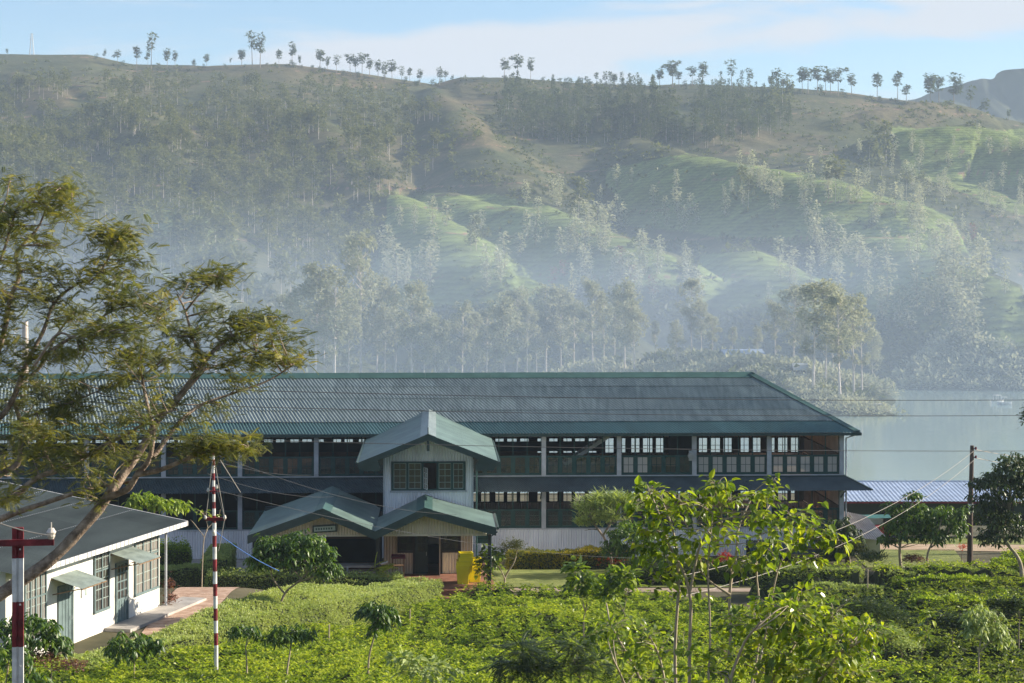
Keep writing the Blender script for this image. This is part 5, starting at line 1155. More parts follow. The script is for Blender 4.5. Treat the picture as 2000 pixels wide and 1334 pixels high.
for lb, px, py, Yb, cr, kd, sz, lm_, tn in (
    ('broad leaved sapling in the tea right of the lawn', 1140, 1215, 80, [(1140, 1140, 36, 34, 150), (1125, 1110, 22, 18, 50), (1160, 1160, 24, 22, 60)], 'broad', .30, L_broad, -.2),
    ('second broad leaved sapling in the tea beside the first', 1215, 1215, 78, [(1212, 1140, 34, 30, 140), (1195, 1165, 24, 22, 60), (1225, 1120, 18, 14, 40)], 'broad', .30, L_broad, -.1),
    ('ferny dark bush at the bottom edge right of centre', 1020, 1345, 58.5, [(1022, 1275, 36, 26, 110), (1005, 1310, 40, 26, 90), (1050, 1310, 34, 28, 80)], 'feather', .5, L_dark, .1),
    ('ferny dark bush at bottom edge with thin stems', 1130, 1345, 58, [(1120, 1260, 24, 18, 50), (1110, 1310, 40, 30, 90), (1160, 1300, 34, 30, 70)], 'feather', .5, L_dark, .2),
    ('pale leafy bush breaking from the tea at the bottom edge', 830, 1345, 58.5, [(830, 1312, 60, 24, 220), (790, 1290, 30, 18, 70)], 'broad', .2, L_hedge, .1),
    ('yellowish bush by the smooth dark bush at lower right', 1760, 1300, 72, [(1745, 1240, 24, 20, 110), (1770, 1265, 30, 20, 130)], 'fine', .14, L_hedge, .2),
    ('vine covered stump standing right of the smooth dark bush', 1800, 1280, 74, [(1812, 1205, 12, 24, 40), (1805, 1245, 12, 24, 36)], 'broad', .24, L_broad, .0),
    ('dark low bush in the gully on the right slope', 1860, 1250, 76, [(1840, 1215, 36, 26, 200), (1880, 1225, 30, 20, 140)], 'fine', .17, L_dark, .0),
    ('dark bush at the right edge below the tea rows', 1990, 1230, 76, [(1985, 1190, 30, 34, 200), (1950, 1180, 22, 16, 80)], 'fine', .17, L_dark, .1)):
    shrub('bush', lb, px, py, Yb, cr, kd, sz, lm_, tn, 'bush', None)
for k, (px, y0, y1) in enumerate(((642, 1265, 1220), (800, 1218, 1190), (1694, 1160, 1112), (1262, 1090, 1060))):
    Ys = hit(px, y0, .6); a = P(px, y0+25, Ys); a[2] = float(G(a[0], Ys)); mb = MB(); tube(mb, [a, P(px+1, y1, Ys)], .035, 6)
    if k < 3: tag(mb.build('stake', M['twig']), ('bare pale stake standing in the tea left of centre', 'short bare stake in the tea near the hedge end', 'thin dark fence stake at the path end')[k], 'stake', 'stakes in the tea')

# ---------------- the near shrub with large bright leaves (30 m away)
def big_shrub(label, Y, stems, clusters, size, tone, dens=1.75):
    bx = P(*stems[0][0], Y); root = np.array([bx[0], Y, float(G(bx[0], Y))]); t = empty('coral_shrub', root, 0, label, 'shrub', 'large leaved shrubs close to the camera')
    tm, cm = MB(), MB(); allp = []
    for k, st in enumerate(stems):
        dy = R.normal(0, .5); b0 = P(*st[0], Y)+[0, dy*.3, 0]; pts = [b0] if st[0][1] < 1200 else [np.array([b0[0]*.3+root[0]*.7, Y+dy*.2, root[2]-.1]), b0]
        pts += [P(x, y, Y)+np.array([0, dy*(.4+.5*q), 0]) for q, (x, y) in enumerate(st[1:])]
        sp = smooth_path(pts, 5); r = .032 if k < 3 else .022; tube(tm, sp-root, np.linspace(r, r*.4, len(sp)), 7); allp.append(sp)
    allp = np.vstack(allp)
    for cx, cy, rx, ry, n in clusters:
        c = P(cx, cy, Y)+np.array([0, R.normal(0, .45), 0]); r = np.array([rx*1.35, rx*1.3, ry*1.3])/F*Y; n = int(n*dens)
        for q in range(2):
            e = c+unit(1)[0]*r*.5; a = allp[np.argmin(np.linalg.norm(allp-e, axis=1)+np.maximum(allp[:, 2]-e[2]+.05, 0)*2)]; branch(tm, a-root, e-root, .012, .005, .06, 5)
        p = c+R.normal(0, .5, (n, 3))*r; d = nrm((p-c)/r)*[1, 1, .4]+R.normal(0, .5, (n, 3)); d[:, 2] -= .45
        s = size*(.55+.75*R.random(n))
        scatter(cm, T_BROAD, p-root, d, s, 0, rnd=np.clip(R.random(n)*.85+tone, 0, 1))
        ends = p-nrm(d)*.0
        for q in range(0, n, 3):                          # leaf stalks
            a = c+(p[q]-c)*.25; tube(tm, [a-root, (a+p[q])/2-root+[0, 0, .03], p[q]-root], .0035, 3, 0, False)
    tm.build('stem', M['twig'], t, smooth=True); cm.build('foliage', L_broad, t); return t
big_shrub('tall bright large leaved shrub with bare pale stems before the factory', 31,
 [[(1347, 1300), (1347, 1155), (1305, 1060), (1290, 1010), (1268, 955)], [(1425, 1300), (1428, 1165), (1445, 1090), (1455, 1040), (1490, 975)], [(1320, 1315), (1327, 1145), (1320, 1050), (1300, 990)], [(1347, 1160), (1370, 1060), (1410, 1025), (1400, 965)], [(1385, 1290), (1382, 1110), (1390, 1000)],
  [(1482, 1290), (1482, 1110), (1500, 1030), (1530, 990)], [(1486, 1290), (1520, 1120), (1560, 1060), (1600, 1030)], [(1428, 1165), (1390, 1140), (1370, 1120)]],
 [(1268, 955, 26, 18, 26), (1255, 990, 22, 20, 16), (1292, 1000, 28, 24, 26), (1330, 975, 20, 14, 14), (1400, 952, 24, 16, 24), (1368, 985, 26, 20, 24), (1430, 980, 24, 18, 22), (1490, 962, 24, 16, 24), (1520, 950, 14, 10, 8), (1470, 1000, 26, 20, 24), (1540, 1000, 26, 16, 20), (1580, 1020, 24, 20, 20), (1610, 1040, 24, 18, 16),
  (1640, 1060, 18, 14, 8), (1530, 1045, 28, 22, 22), (1480, 1050, 28, 24, 24), (1410, 1035, 30, 26, 28), (1345, 1035, 30, 26, 28), (1290, 1050, 28, 28, 28), (1262, 1040, 18, 24, 12), (1310, 1095, 30, 28, 26), (1370, 1090, 30, 26, 24), (1440, 1095, 28, 26, 20), (1500, 1090, 26, 22, 14), (1560, 1075, 24, 20, 14), (1285, 1130, 24, 22, 16), (1345, 1140, 24, 20, 12), (1590, 1085, 16, 14, 8), (1250, 1075, 14, 16, 8)], .135, -.02, 2.4)
big_shrub('low spreading large leaved shrub at the bottom right of centre', 28,
 [[(1500, 1380), (1540, 1290), (1590, 1230)], [(1420, 1380), (1440, 1260), (1470, 1190)], [(1570, 1390), (1620, 1280), (1660, 1230)]],
 [(1500, 1180, 30, 18, 24), (1540, 1190, 36, 24, 40), (1585, 1190, 34, 22, 34), (1630, 1200, 34, 22, 34), (1675, 1215, 30, 18, 26), (1700, 1225, 20, 12, 12), (1560, 1225, 44, 30, 50), (1500, 1230, 40, 30, 40), (1620, 1245, 44, 28, 46), (1670, 1260, 34, 24, 26), (1450, 1230, 34, 28, 26), (1440, 1290, 44, 32, 40), (1520, 1290, 48, 34, 56), (1600, 1300, 50, 32, 56), (1660, 1310, 40, 26, 34), (1380, 1300, 36, 32, 24), (1560, 1330, 60, 24, 40), (1640, 1335, 50, 20, 30)], .12, .0, 2.6)
big_shrub('sparse large leaved shrub with dry stems at the bottom centre right', 36,
 [[(1270, 1390), (1240, 1310), (1200, 1240), (1190, 1200)], [(1300, 1390), (1290, 1290), (1260, 1230)], [(1240, 1390), (1215, 1320), (1190, 1260)]],
 [(1190, 1215, 34, 22, 30), (1230, 1225, 30, 22, 24), (1175, 1250, 30, 22, 20), (1255, 1250, 34, 24, 28), (1220, 1280, 40, 26, 30), (1290, 1285, 36, 30, 30), (1330, 1270, 30, 30, 20), (1250, 1320, 46, 26, 36)], .14, -.1)

# ---------------- the leaning feathery tree on the left
YT = 42.
def W4(px, py, dy=0.): return P(px, py, YT+dy)
SK = [([(-150, 1262, 0), (-60, 1215, 0), (0, 1162, 0), (60, 1122, 0), (111, 1083, 0), (178, 1012, 0), (209, 972, 0), (249, 914, .2), (285, 862, .4), (312, 815, .6), (338, 790, .8), (360, 762, 1), (384, 727, 1.1), (420, 682, 1.3), (455, 655, 1.5)], .17, .035),
 ([(209, 972, 0), (249, 955, -.3), (268, 927, -.5), (290, 900, -.6), (297, 870, -.7), (300, 840, -.7), (290, 800, -.8), (281, 760, -.9), (278, 735, -1)], .075, .025),
 ([(268, 927, -.5), (312, 918, -.9), (356, 900, -1.2), (401, 882, -1.5), (445, 872, -1.8), (485, 875, -2)], .06, .016),
 ([(300, 893, -.6), (330, 850, -.3), (360, 815, 0), (395, 790, .3), (450, 770, .5), (520, 745, .8), (570, 715, 1)], .055, .014),
 ([(345, 780, .8), (378, 745, .9), (400, 712, 1), (378, 666, 1.2), (362, 608, 1.2), (346, 575, 1.3)], .05, .018), ([(362, 608, 1.2), (397, 567, 1), (429, 541, .8)], .025, .010),
 ([(455, 655, 1.5), (500, 640, 1.6), (540, 620, 1.8)], .03, .010), ([(384, 727, 1.1), (440, 710, 1.6), (500, 690, 2)], .03, .010),
 ([(-120, 1060, 1), (-40, 1030, 1), (27, 1003, .9), (80, 985, .8), (134, 967, .6), (190, 952, .5), (262, 940, .3)], .085, .03),
 ([(-120, 1020, -1), (0, 983, -1), (40, 958, -1.1), (76, 931, -1.2), (107, 922, -1.2), (147, 905, -1.3), (196, 874, -1.5), (250, 847, -1.7), (300, 815, -1.9), (345, 800, -2)], .075, .015),
 ([(-60, 975, 1.5), (0, 927, 1.5), (30, 910, 1.5), (39, 887, 1.5), (38, 820, 1.6), (27, 780, 1.7), (45, 745, 1.8), (80, 715, 1.9), (112, 653, 2), (150, 600, 2.2)], .075, .02),
 ([(107, 922, -1.2), (90, 887, -1.4), (84, 850, -1.5), (70, 800, -1.6)], .035, .012), ([(38, 820, 1.6), (90, 800, 1.2), (140, 785, .9), (200, 760, .6)], .04, .012),
 ([(-30, 830, .5), (0, 815, .5), (25, 780, .5), (54, 704, .6), (83, 650, .7), (106, 592, .9), (147, 557, 1), (189, 540, 1.2), (225, 480, 1.4)], .07, .015),
 ([(54, 704, .6), (90, 690, .1), (130, 665, -.2), (179, 635, -.4), (218, 608, -.6), (262, 598, -.8), (320, 610, -1)], .045, .010),
 ([(-30, 760, 0), (6, 656, 0), (19, 586, 0), (38, 538, .1), (30, 500, .2), (42, 480, .2), (74, 445, .3), (93, 400, .4), (112, 370, .5)], .06, .012),
 ([(-40, 540, -.5), (0, 508, -.5), (35, 403, -.5), (64, 394, -.4), (90, 365, -.4), (140, 370, -.3)], .035, .010), ([(-30, 470, .8), (8, 400, .8), (18, 355, .8)], .03, .008),
 ([(67, 714, -.8), (112, 653, -1), (150, 660, -1.2), (210, 650, -1.4)], .035, .010), ([(0, 1162, 0), (-60, 1080, .5), (-90, 900, 1), (-60, 760, 1), (-30, 760, 0)], .12, .06)]
CR = [(20, 352, 18, 14), (95, 372, 42, 14), (140, 376, 26, 12), (130, 408, 26, 26), (75, 395, 40, 14), (20, 430, 40, 40), (60, 455, 34, 24), (120, 482, 30, 16), (215, 438, 46, 16), (250, 448, 32, 18), (185, 455, 30, 14), (235, 478, 40, 16), (275, 500, 26, 14), (20, 510, 40, 30), (70, 525, 40, 20), (180, 520, 44, 18), (220, 535, 40, 16), (150, 545, 30, 18), (60, 570, 46, 26), (110, 590, 40, 20), (265, 575, 50, 16), (210, 580, 36, 16), (295, 600, 34, 14), (20, 620, 40, 30), (150, 620, 44, 22), (375, 540, 40, 12), (420, 528, 34, 12), (345, 555, 26, 10), (445, 545, 14, 10), (200, 650, 50, 20), (260, 635, 46, 18), (310, 640, 36, 18), (420, 600, 34, 14), (450, 622, 40, 20), (400, 640, 40, 18), (500, 610, 30, 16), (535, 625, 34, 20), (560, 655, 30, 20), (500, 650, 40, 22), (455, 665, 40, 18), (545, 690, 40, 18), (585, 695, 22, 12), (500, 700, 40, 18), (60, 680, 44, 24), (110, 700, 50, 20), (20, 720, 40, 30), (170, 700, 50, 20), (240, 690, 50, 20), (320, 690, 46, 22), (380, 700, 36, 18), (440, 715, 36, 16), (230, 735, 44, 20), (150, 745, 44, 20), (80, 750, 44, 22), (300, 735, 30, 18), (30, 780, 40, 24), (110, 795, 50, 22), (170, 790, 46, 20), (225, 790, 36, 18), (60, 830, 50, 24), (130, 835, 46, 20), (15, 870, 36, 26), (195, 830, 36, 16), (245, 810, 30, 16), (290, 790, 20, 16), (85, 870, 40, 20), (340, 770, 26, 16), (400, 855, 40, 14), (440, 862, 40, 14), (480, 872, 30, 11), (410, 885, 26, 12), (360, 870, 26, 14), (370, 815, 26, 14), (435, 790, 26, 10), (160, 870, 40, 16), (215, 885, 30, 14), (250, 880, 24, 12), (70, 900, 26, 14), (190, 925, 26, 14), (170, 955, 26, 10), (120, 910, 24, 12), (305, 850, 20, 12), (10, 560, 30, 30), (0, 460, 30, 30), (470, 735, 30, 12), (150, 425, 16, 18), (262, 660, 34, 16), (355, 655, 26, 14), (5, 660, 26, 24), (-30, 600, 50, 90), (-40, 760, 60, 90), (-30, 420, 40, 60), (30, 960, 40, 24), (0, 900, 30, 30)]
rootT = W4(-150, 1262); rootT[2] = float(G(rootT[0], YT)); ft = empty('albizia_tree', rootT, 0, 'large feathery leaved tree leaning in from the left edge over the cottage', 'tree')
tm = MB(); pts_all, rad_all = [], []
first = True
for pl_, r0, r1 in SK:
    pts = [W4(*p) for p in pl_]
    if first: pts = [rootT-[.6, 0, .3], rootT+[-.2, 0, .5]]+pts; pts = [p for q, p in enumerate(pts) if q != 2]
    sp = smooth_path(pts, 5); rr = np.linspace(r0, r1, len(sp))*(1+.12*fbm(np.arange(len(sp))*.6+r0*99, np.zeros(len(sp)), 2)); tube(tm, sp-rootT, rr, 10); pts_all.append(sp[3:]); first = False
allp = np.vstack(pts_all); cm = MB(); tgt = []
for cx, cy, rx, ry in CR:
    nearest = allp[np.argmin(np.hypot((allp[:, 0]/allp[:, 1]*F+1000)-cx, (HOR+(H-allp[:, 2])/allp[:, 1]*F)-cy))]
    Yc = nearest[1]+R.normal(0, .35)
    n_sub = max(2, int(rx/8)); 
    for q in range(n_sub):
        c = P(cx+R.normal(0, .42)*rx, cy+R.normal(0, .35)*ry, Yc+R.normal(0, .5))
        dd = np.linalg.norm(allp-c, axis=1)+np.maximum(allp[:, 2]-c[2], 0)*1.2; a = allp[np.argmin(dd)]
        branch(tm, a-rootT, c-rootT, .016, .005, -.04, 5)
        nf = int(R.integers(22, 37)); az = R.random(nf)*6.28
        ax_ = nrm(c-a); d = np.stack([np.cos(az), np.sin(az), R.normal(.0, .5, nf)], -1)+ax_*.35
        p = c+R.normal(0, .20, (nf, 3))*[1, 1, .55]-ax_*R.random((nf, 1))*.35
        tn = np.clip(R.random(nf)*.5+R.random()*.45-.1, 0, 1); scatter(cm, T_FEA, p-rootT, d, .25*(.6+.8*R.random(nf)), 0, rnd=tn)
tm.build('trunk', M['bark'], ft, smooth=True); cm.build('crown', L_feather, ft)
# pale trunk standing behind it
mb = MB(); a = P(47, 720, 118+20); tube(mb, [(a[0], 138, -1.5), (a[0]+.1, 138, 8), P(49, 628, 138)], [.3, .26, .2], 10); tag(mb.build('pale_post', M['barkpale'], smooth=True), 'pale bare post rising behind the factory roof at left', 'post')
# trees standing just outside the frame whose shade falls on the roof corner and lawns
tree('broadleaf_tree', 'tall tree outside the frame on the right, shading the roof corner', 'tree', 121.5, [[(2190, 1100), (2190, 800)]], [(2190, 640, 110, 90, 300), (2230, 740, 110, 90, 260)], 'coffee', .5, L_dark, 'barkgrey', .25)
# ================================================================ FAR PLANTS
CM = np.maximum.accumulate(ANG, axis=0)
def far_hit(px, py):
    """first visible hillside point on the line of sight, or None"""
    c = int(round((px-NPX[0])/(NPX[1]-NPX[0]))); c = min(max(c, 0), len(NPX)-1); t = (HOR-py)/F
    col = CM[:, c]
    if t > col[-15] or t < ANG[0, c]: return None
    i = int(np.searchsorted(col, t)); i = min(max(i, 1), len(NY)-1)
    return np.array([(px-1000)/F*NY[i], NY[i], ZZ[i, c]-.4])
def ground_at(px, Y):
    c = int(round((px-NPX[0])/(NPX[1]-NPX[0]))); c = min(max(c, 0), len(NPX)-1); return float(np.interp(Y, NY, ZZ[:, c]))
T_SPR = tmpl([(0,0,0),(.4,-.34,.1),(1,-.05,-.12),(.5,.34,.05)], [(0,1,2),(0,2,3)])
def proto(kind, Ht, seed, det=1.):
    """returns (trunk MB, crown MB) for a tree of height Ht standing at the origin"""
    global R
    keep, R = R, np.random.default_rng(seed); tm, cm = MB(), MB()
    lean = R.normal(0, .02, 2)*Ht; top = np.array([*lean, Ht*.93])
    r0 = Ht*{'gum': .011, 'tall': .012, 'hill': .007, 'sky': .013, 'slender': .010, 'cone': .008}[kind]
    sp = smooth_path([(0, 0, -1.), (lean[0]*.3+R.normal(0, .006*Ht), R.normal(0, .006*Ht), Ht*.4), top], 4); tube(tm, sp, np.linspace(r0*1.2, r0*.3, len(sp)), 6)
    C = []
    if kind == 'tall':
        for q in range(int(24*det)):
            h = .5+.5*R.random()**.9; w_ = .15*math.sin(math.pi*min(1, max(.15, (h-.42)/.66)))+.03; a = R.random()*6.28; rr = w_*Ht*math.sqrt(R.random())
            C.append((rr*math.cos(a)+lean[0]*h, rr*math.sin(a)+lean[1]*h, h*Ht*.98, Ht*R.uniform(.04, .07), .75))
        for q in range(3): C.append((R.normal(0, .05)*Ht, R.normal(0, .03)*Ht, R.uniform(.3, .5)*Ht, Ht*.03, .8))
    elif kind == 'gum':
        n = int(34*det)
        for q in range(n):
            h = .40+.60*R.random()**.85; w_ = .21*math.sin(math.pi*min(1, max(.12, (h-.34)/.72))**.9)+.03; a = R.random()*6.28; rr = w_*Ht*math.sqrt(R.random())
            C.append((rr*math.cos(a)+lean[0]*h, rr*math.sin(a)+lean[1]*h, h*Ht*.98, Ht*R.uniform(.045, .085), .75))
    elif kind == 'hill':
        n = int(9*det)
        for q in range(n):
            h = .36+.64*R.random(); a = R.random()*6.28; rr = .2*Ht*math.sqrt(R.random())*(1.25-h*.5); C.append((rr*math.cos(a), rr*math.sin(a), h*Ht, Ht*R.uniform(.09, .15), .7))
    elif kind == 'sky':
        n = 3+int(R.integers(0, 4))
        for q in range(n):
            h = 1-.52*(q/n)**1.1; a = R.random()*6.28; rr = .06*Ht*(R.random()); C.append((rr*math.cos(a)+lean[0]*h, rr*math.sin(a), h*Ht*.97, Ht*R.uniform(.105, .17)*(1-.1*q), .7))
            if R.random() < .6: C.append((rr*math.cos(a)+R.normal(0, .1)*Ht, rr*math.sin(a), (h-.04)*Ht, Ht*R.uniform(.05, .085), .6))
    elif kind == 'slender':
        for q in range(9): h = .22+.76*q/8; C.append((R.normal(0, .022)*Ht, R.normal(0, .022)*Ht, h*Ht, Ht*(.055+.11*math.sin(math.pi*(1-h)**.6)), 1.2))
    else:
        for q in range(11):
            h = .2+.78*(q/10); w_ = .17*(1.02-h)+.015; a = q*2.4+R.random(); C.append((.6*w_*Ht*math.cos(a), .6*w_*Ht*math.sin(a), h*Ht, Ht*(w_*.62+.02), .8))
    per = {'gum': int(58*det), 'tall': int(56*det), 'hill': int(24*det), 'sky': 46, 'slender': 18, 'cone': 18}[kind]; ls = {'gum': .030, 'tall': .028, 'hill': .095, 'sky': .085, 'slender': .085, 'cone': .07}[kind]*Ht
    for x, y, z, r, fl in C:
        d = unit(per); p = np.array([x, y, z])+d*r*np.array([1, 1, fl])*(.45+.55*R.random((per, 1)))
        if kind in ('gum', 'sky', 'tall') and R.random() < .8: zz = max(Ht*.2, z-Ht*.1); t_ = np.array([lean[0]*zz/Ht, lean[1]*zz/Ht, zz]); tube(tm, [t_, np.array([x, y, z-r*.3])], [r0*.4, r0*.18], 4, 0, False)
        base_t = R.random()*.35+.1; scatter(cm, T_SPR, p, d*[1, 1, .5]+R.normal(0, .4, (per, 3)), ls*(.6+.8*R.random(per)), 0, rnd=base_t+.55*R.random(per))
    R = keep; return tm, cm
def joined(tm, cm): 
    m_ = MB(); [m_.add(v, f[0]-f[0].min(), 0, f[2]) for v, f in zip(tm.v, tm.f)]; [m_.add(v, f[0]-f[0].min(), 1, f[2]) for v, f in zip(cm.v, cm.f)]; return m_
class Kind:
    def __init__(s, name, kind, Ht, n, mats, parts=False, det=1., seed=0):
        s.Ht = Ht; s.parts = parts; s.name = name; s.pr = []; s.raw = []; s.mats = mats
        for q in range(n):
            tm, cm = proto(kind, Ht, seed+q, det); s.raw.append(joined(tm, cm))
            if parts:
                a = tm.build('trunk', mats[0]); b_ = cm.build('crown', mats[1]); s.pr.append((a.data, b_.data)); bpy.data.objects.remove(a); bpy.data.objects.remove(b_)
            else: a = s.raw[-1].build(name, mats); s.pr.append(a.data); bpy.data.objects.remove(a)
    def place(s, pos, Ht, label, group, wid=1.):
        q = int(R.integers(len(s.pr))); k = Ht/s.Ht; rz = R.random()*6.28
        if s.parts:
            e = empty(s.name, pos, rz, label, 'tree', group); e.scale = (k*wid, k*wid, k)
            for nm, me in zip(('trunk', 'crown'), s.pr[q]): o = bpy.data.objects.new(nm, me); COL.objects.link(o); o.parent = e
            return e
        o = bpy.data.objects.new(s.name, s.pr[q]); COL.objects.link(o); o.location = pos; o.rotation_euler = (0, 0, rz); o.scale = (k*wid, k*wid, k); return tag(o, label, 'tree', group)
    def merge(s, items, name, label):
        mb = MB()
        for pos, Ht in items:
            m_ = s.raw[int(R.integers(len(s.raw)))]; k = Ht/s.Ht; a = R.random()*6.28; c_, s_ = math.cos(a), math.sin(a); Rm = np.array([[c_, -s_, 0], [s_, c_, 0], [0, 0, 1]])*k
            for v, f in zip(m_.v, m_.f): mb.add(v@Rm.T+pos, f[0]-f[0].min(), f[1], f[2])
        return tag(mb.build(name, s.mats), label, 'trees', None, 'stuff')
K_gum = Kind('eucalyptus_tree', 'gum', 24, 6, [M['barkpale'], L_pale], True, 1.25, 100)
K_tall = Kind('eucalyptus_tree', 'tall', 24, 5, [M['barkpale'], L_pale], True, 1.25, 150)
K_hill = Kind('gum_tree', 'hill', 13, 7, [M['barkpale'], L_euc], False, 1., 200)
K_cone = Kind('conical_tree', 'cone', 13, 5, [M['barkgrey'], L_eucdark], False, 1., 300)
K_round = Kind('dark_gum_tree', 'hill', 13, 5, [M['barkpale'], L_eucdark], False, 1.1, 350)
K_slim = Kind('slender_tree', 'slender', 9, 6, [M['barkgrey'], L_pale], False, 1., 400)
K_sky = Kind('skyline_tree', 'sky', 17, 9, [M['barkgrey'], L_eucdark], False, 1., 500)
K_redt = Kind('flowering_tree', 'slender', 7, 2, [M['barkgrey'], leaf('red_far_leaf', [(.10, .035, .03), (.2, .06, .045), (.26, .11, .08)], .25, .6, .2)], False, 1., 450)

# ---- the big pale gums along the far shore and on the headland: (px, top py, base py or 0, width)
gums = [(618, 528, 0, 1.1, ''), (652, 545, 0, 1., ''), (705, 462, 0, .8, ''), (735, 556, 0, 1., ''), (772, 575, 0, .9, ''), (806, 560, 0, 1.05, ''), (852, 630, 0, 1., ''), (902, 600, 0, .9, ''), (950, 612, 0, 1.05, ''), (985, 590, 0, 1., ''), (1030, 600, 0, .9, ''), (1066, 566, 0, 1.1, ''), (1096, 575, 0, .9, ''), (1158, 556, 0, .95, ''), (1200, 610, 0, 1., ''), (1238, 600, 0, .95, ''),
 (1352, 560, 0, 1.12, ''), (1392, 628, 0, 1.1, ''), (1322, 640, 0, .8, ''), (1480, 650, 0, .8, ''), (1515, 600, 0, 1.1, ''), (1550, 572, 0, 1.1, ''), (1588, 556, 781, 1.25, ''), (1612, 566, 771, 1.15, ''), (1642, 590, 786, 1.1, ''), (1668, 585, 779, 1., ''), (1684, 610, 772, 1.1, ''), (1705, 660, 0, .9, ''),
 (635, 590, 0, .8, ''), (680, 600, 0, .8, ''), (752, 610, 0, .8, ''), (828, 600, 0, .85, ''), (876, 640, 0, .8, ''), (925, 625, 0, .8, ''), (970, 640, 0, .8, ''), (1010, 570, 0, .9, ''), (1048, 620, 0, .8, ''), (1120, 600, 0, .9, ''), (1180, 590, 0, .8, ''), (1220, 560, 0, .9, ''), (1280, 640, 0, .8, ''), (1430, 650, 0, .8, ''), (1370, 600, 0, .9, ''), (1626, 600, 0, .9, ''), (1570, 620, 0, .8, ''),
 (565, 590, 0, 1., ''), (520, 630, 0, 1., ''), (470, 600, 0, .9, ''), (420, 580, 0, 1., ''), (372, 640, 0, 1., ''), (330, 610, 0, 1.1, ''), (270, 600, 0, 1., ''), (210, 560, 0, 1., ''), (150, 600, 0, 1., ''), (90, 570, 0, 1., ''), (30, 600, 0, 1., '')]
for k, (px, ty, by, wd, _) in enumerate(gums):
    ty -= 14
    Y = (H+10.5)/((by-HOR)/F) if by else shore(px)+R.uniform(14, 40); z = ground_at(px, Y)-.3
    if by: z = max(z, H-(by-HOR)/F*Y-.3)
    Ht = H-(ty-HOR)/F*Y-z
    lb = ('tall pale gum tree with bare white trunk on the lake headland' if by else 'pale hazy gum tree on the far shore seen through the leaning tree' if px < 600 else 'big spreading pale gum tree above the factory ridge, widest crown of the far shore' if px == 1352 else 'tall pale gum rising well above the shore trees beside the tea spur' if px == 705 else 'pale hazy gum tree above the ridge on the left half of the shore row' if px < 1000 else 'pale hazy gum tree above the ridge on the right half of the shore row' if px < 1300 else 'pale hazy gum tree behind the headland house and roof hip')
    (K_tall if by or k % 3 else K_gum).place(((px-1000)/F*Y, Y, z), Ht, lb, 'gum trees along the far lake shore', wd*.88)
# ---- trees on the skyline: (px, top py, relative width)
sky_t = [(14, 96, .8), (205, 97, .6), (230, 99, 1.2), (267, 94, 1.), (295, 69, .8), (289, 100, .7), (326, 98, 1.), (342, 102, 1.), (379, 116, .8), (404, 107, 1.), (450, 114, .6), (472, 98, 1.2), (493, 66, .8), (508, 70, .9), (545, 100, 1.), (571, 85, .8), (585, 110, .7), (625, 99, 1.2), (640, 112, .8), (657, 110, 1.), (684, 108, 1.2), (694, 112, 1.), (707, 106, 1.), (722, 117, 1.2), (738, 120, 1.), (752, 124, 1.), (766, 120, 1.2), (785, 132, 1.), (800, 135, 1.), (820, 137, 1.1), (858, 134, 1.2), (870, 140, 1.2), (884, 147, 1.), (985, 116, 1.2), (1011, 110, 1.1), (1036, 116, .8), (1165, 143, 1.), (1183, 142, 1.3), (1200, 145, 1.2), (1275, 150, 1.), (1288, 136, 1.2), (1314, 121, 1.4), (1326, 142, 1.3), (1352, 132, 1.1), (1373, 125, 1.2), (1429, 121, 1.), (1465, 136, 1.1), (1517, 136, 1.2), (1530, 154, 1.3), (1505, 150, 1.), (1567, 134, 1.), (1578, 136, 1.2), (1596, 133, 1.1), (1613, 134, .9), (1622, 140, 1.), (1637, 135, 1.), (1663, 146, 1.1), (1713, 147, 1.1), (1753, 145, 1.), (1770, 169, 1.3), (1817, 146, 1.), (1834, 153, 1.1), (1863, 148, 1.1), (1895, 172, 1.), (1925, 195, 1.1), (1970, 215, 1.)]
for px, ty, wd in sky_t:
    Y = YR-8-R.random()*25; z = ground_at(px, Y)-.6; Ht = max(4.5, H-(ty-HOR)/F*Y-z)
    lb = ('tallest narrow tree on the left part of the skyline' if px in (295, 493) else 'small dark tree on the skyline left of the highest saddle' if px < 640 else 'dark tree in the dense skyline clump above the brown gully' if px < 900 else 'one of three tufted trees alone on the rounded middle hilltop' if px < 1100 else 'dark tree on the skyline above the dense right forest' if px < 1540 else 'tufted tree on the bare right shoulder of the skyline')
    K_sky.place(((px-1000)/F*Y, Y, z), Ht, lb, 'trees standing along the skyline', wd*(1. if Ht > 8 else .9)*1.15)
for k in range(90):                                      # low bushy growth at the feet of the skyline trees
    px = R.uniform(180, 1900); Y = YR-R.uniform(0, 40); K_round.place(((px-1000)/F*Y, Y, ground_at(px, Y)-1.2), R.uniform(2.5, 5.5), 'low bushy tree at the foot of the skyline trees', 'low bushes along the skyline', 1.7)
# ---- trees scattered over the slopes
def sample(poly, n, dens=None):
    p = np.array(poly, float); out = []; x0, y0 = p.min(0); x1, y1 = p.max(0)
    while len(out) < n:
        x, y = R.uniform(x0, x1), R.uniform(y0, y1)
        if not inpoly(np.array([x]), np.array([y]), poly)[0]: continue
        if dens is not None and R.random() > dens(x, y): continue
        q = far_hit(x, y)
        if q is not None: out.append((q, x, y))
        elif R.random() < .02: n -= 1
    return out
cl_ = lambda s, th: (lambda x, y: 1. if vnoise(x/s+5, y/s*1.6+3) > th else .12)
A = sample([(-60, 175), (420, 160), (760, 190), (880, 250), (860, 330), (760, 390), (700, 430), (480, 440), (280, 400), (-60, 440)], 680, cl_(60, .36))
A += sample([(-60, 430), (300, 400), (520, 430), (720, 420), (720, 560), (560, 640), (-60, 640)], 190, cl_(60, .5))
A = sorted(A, key=lambda q: q[0][1]); big = []
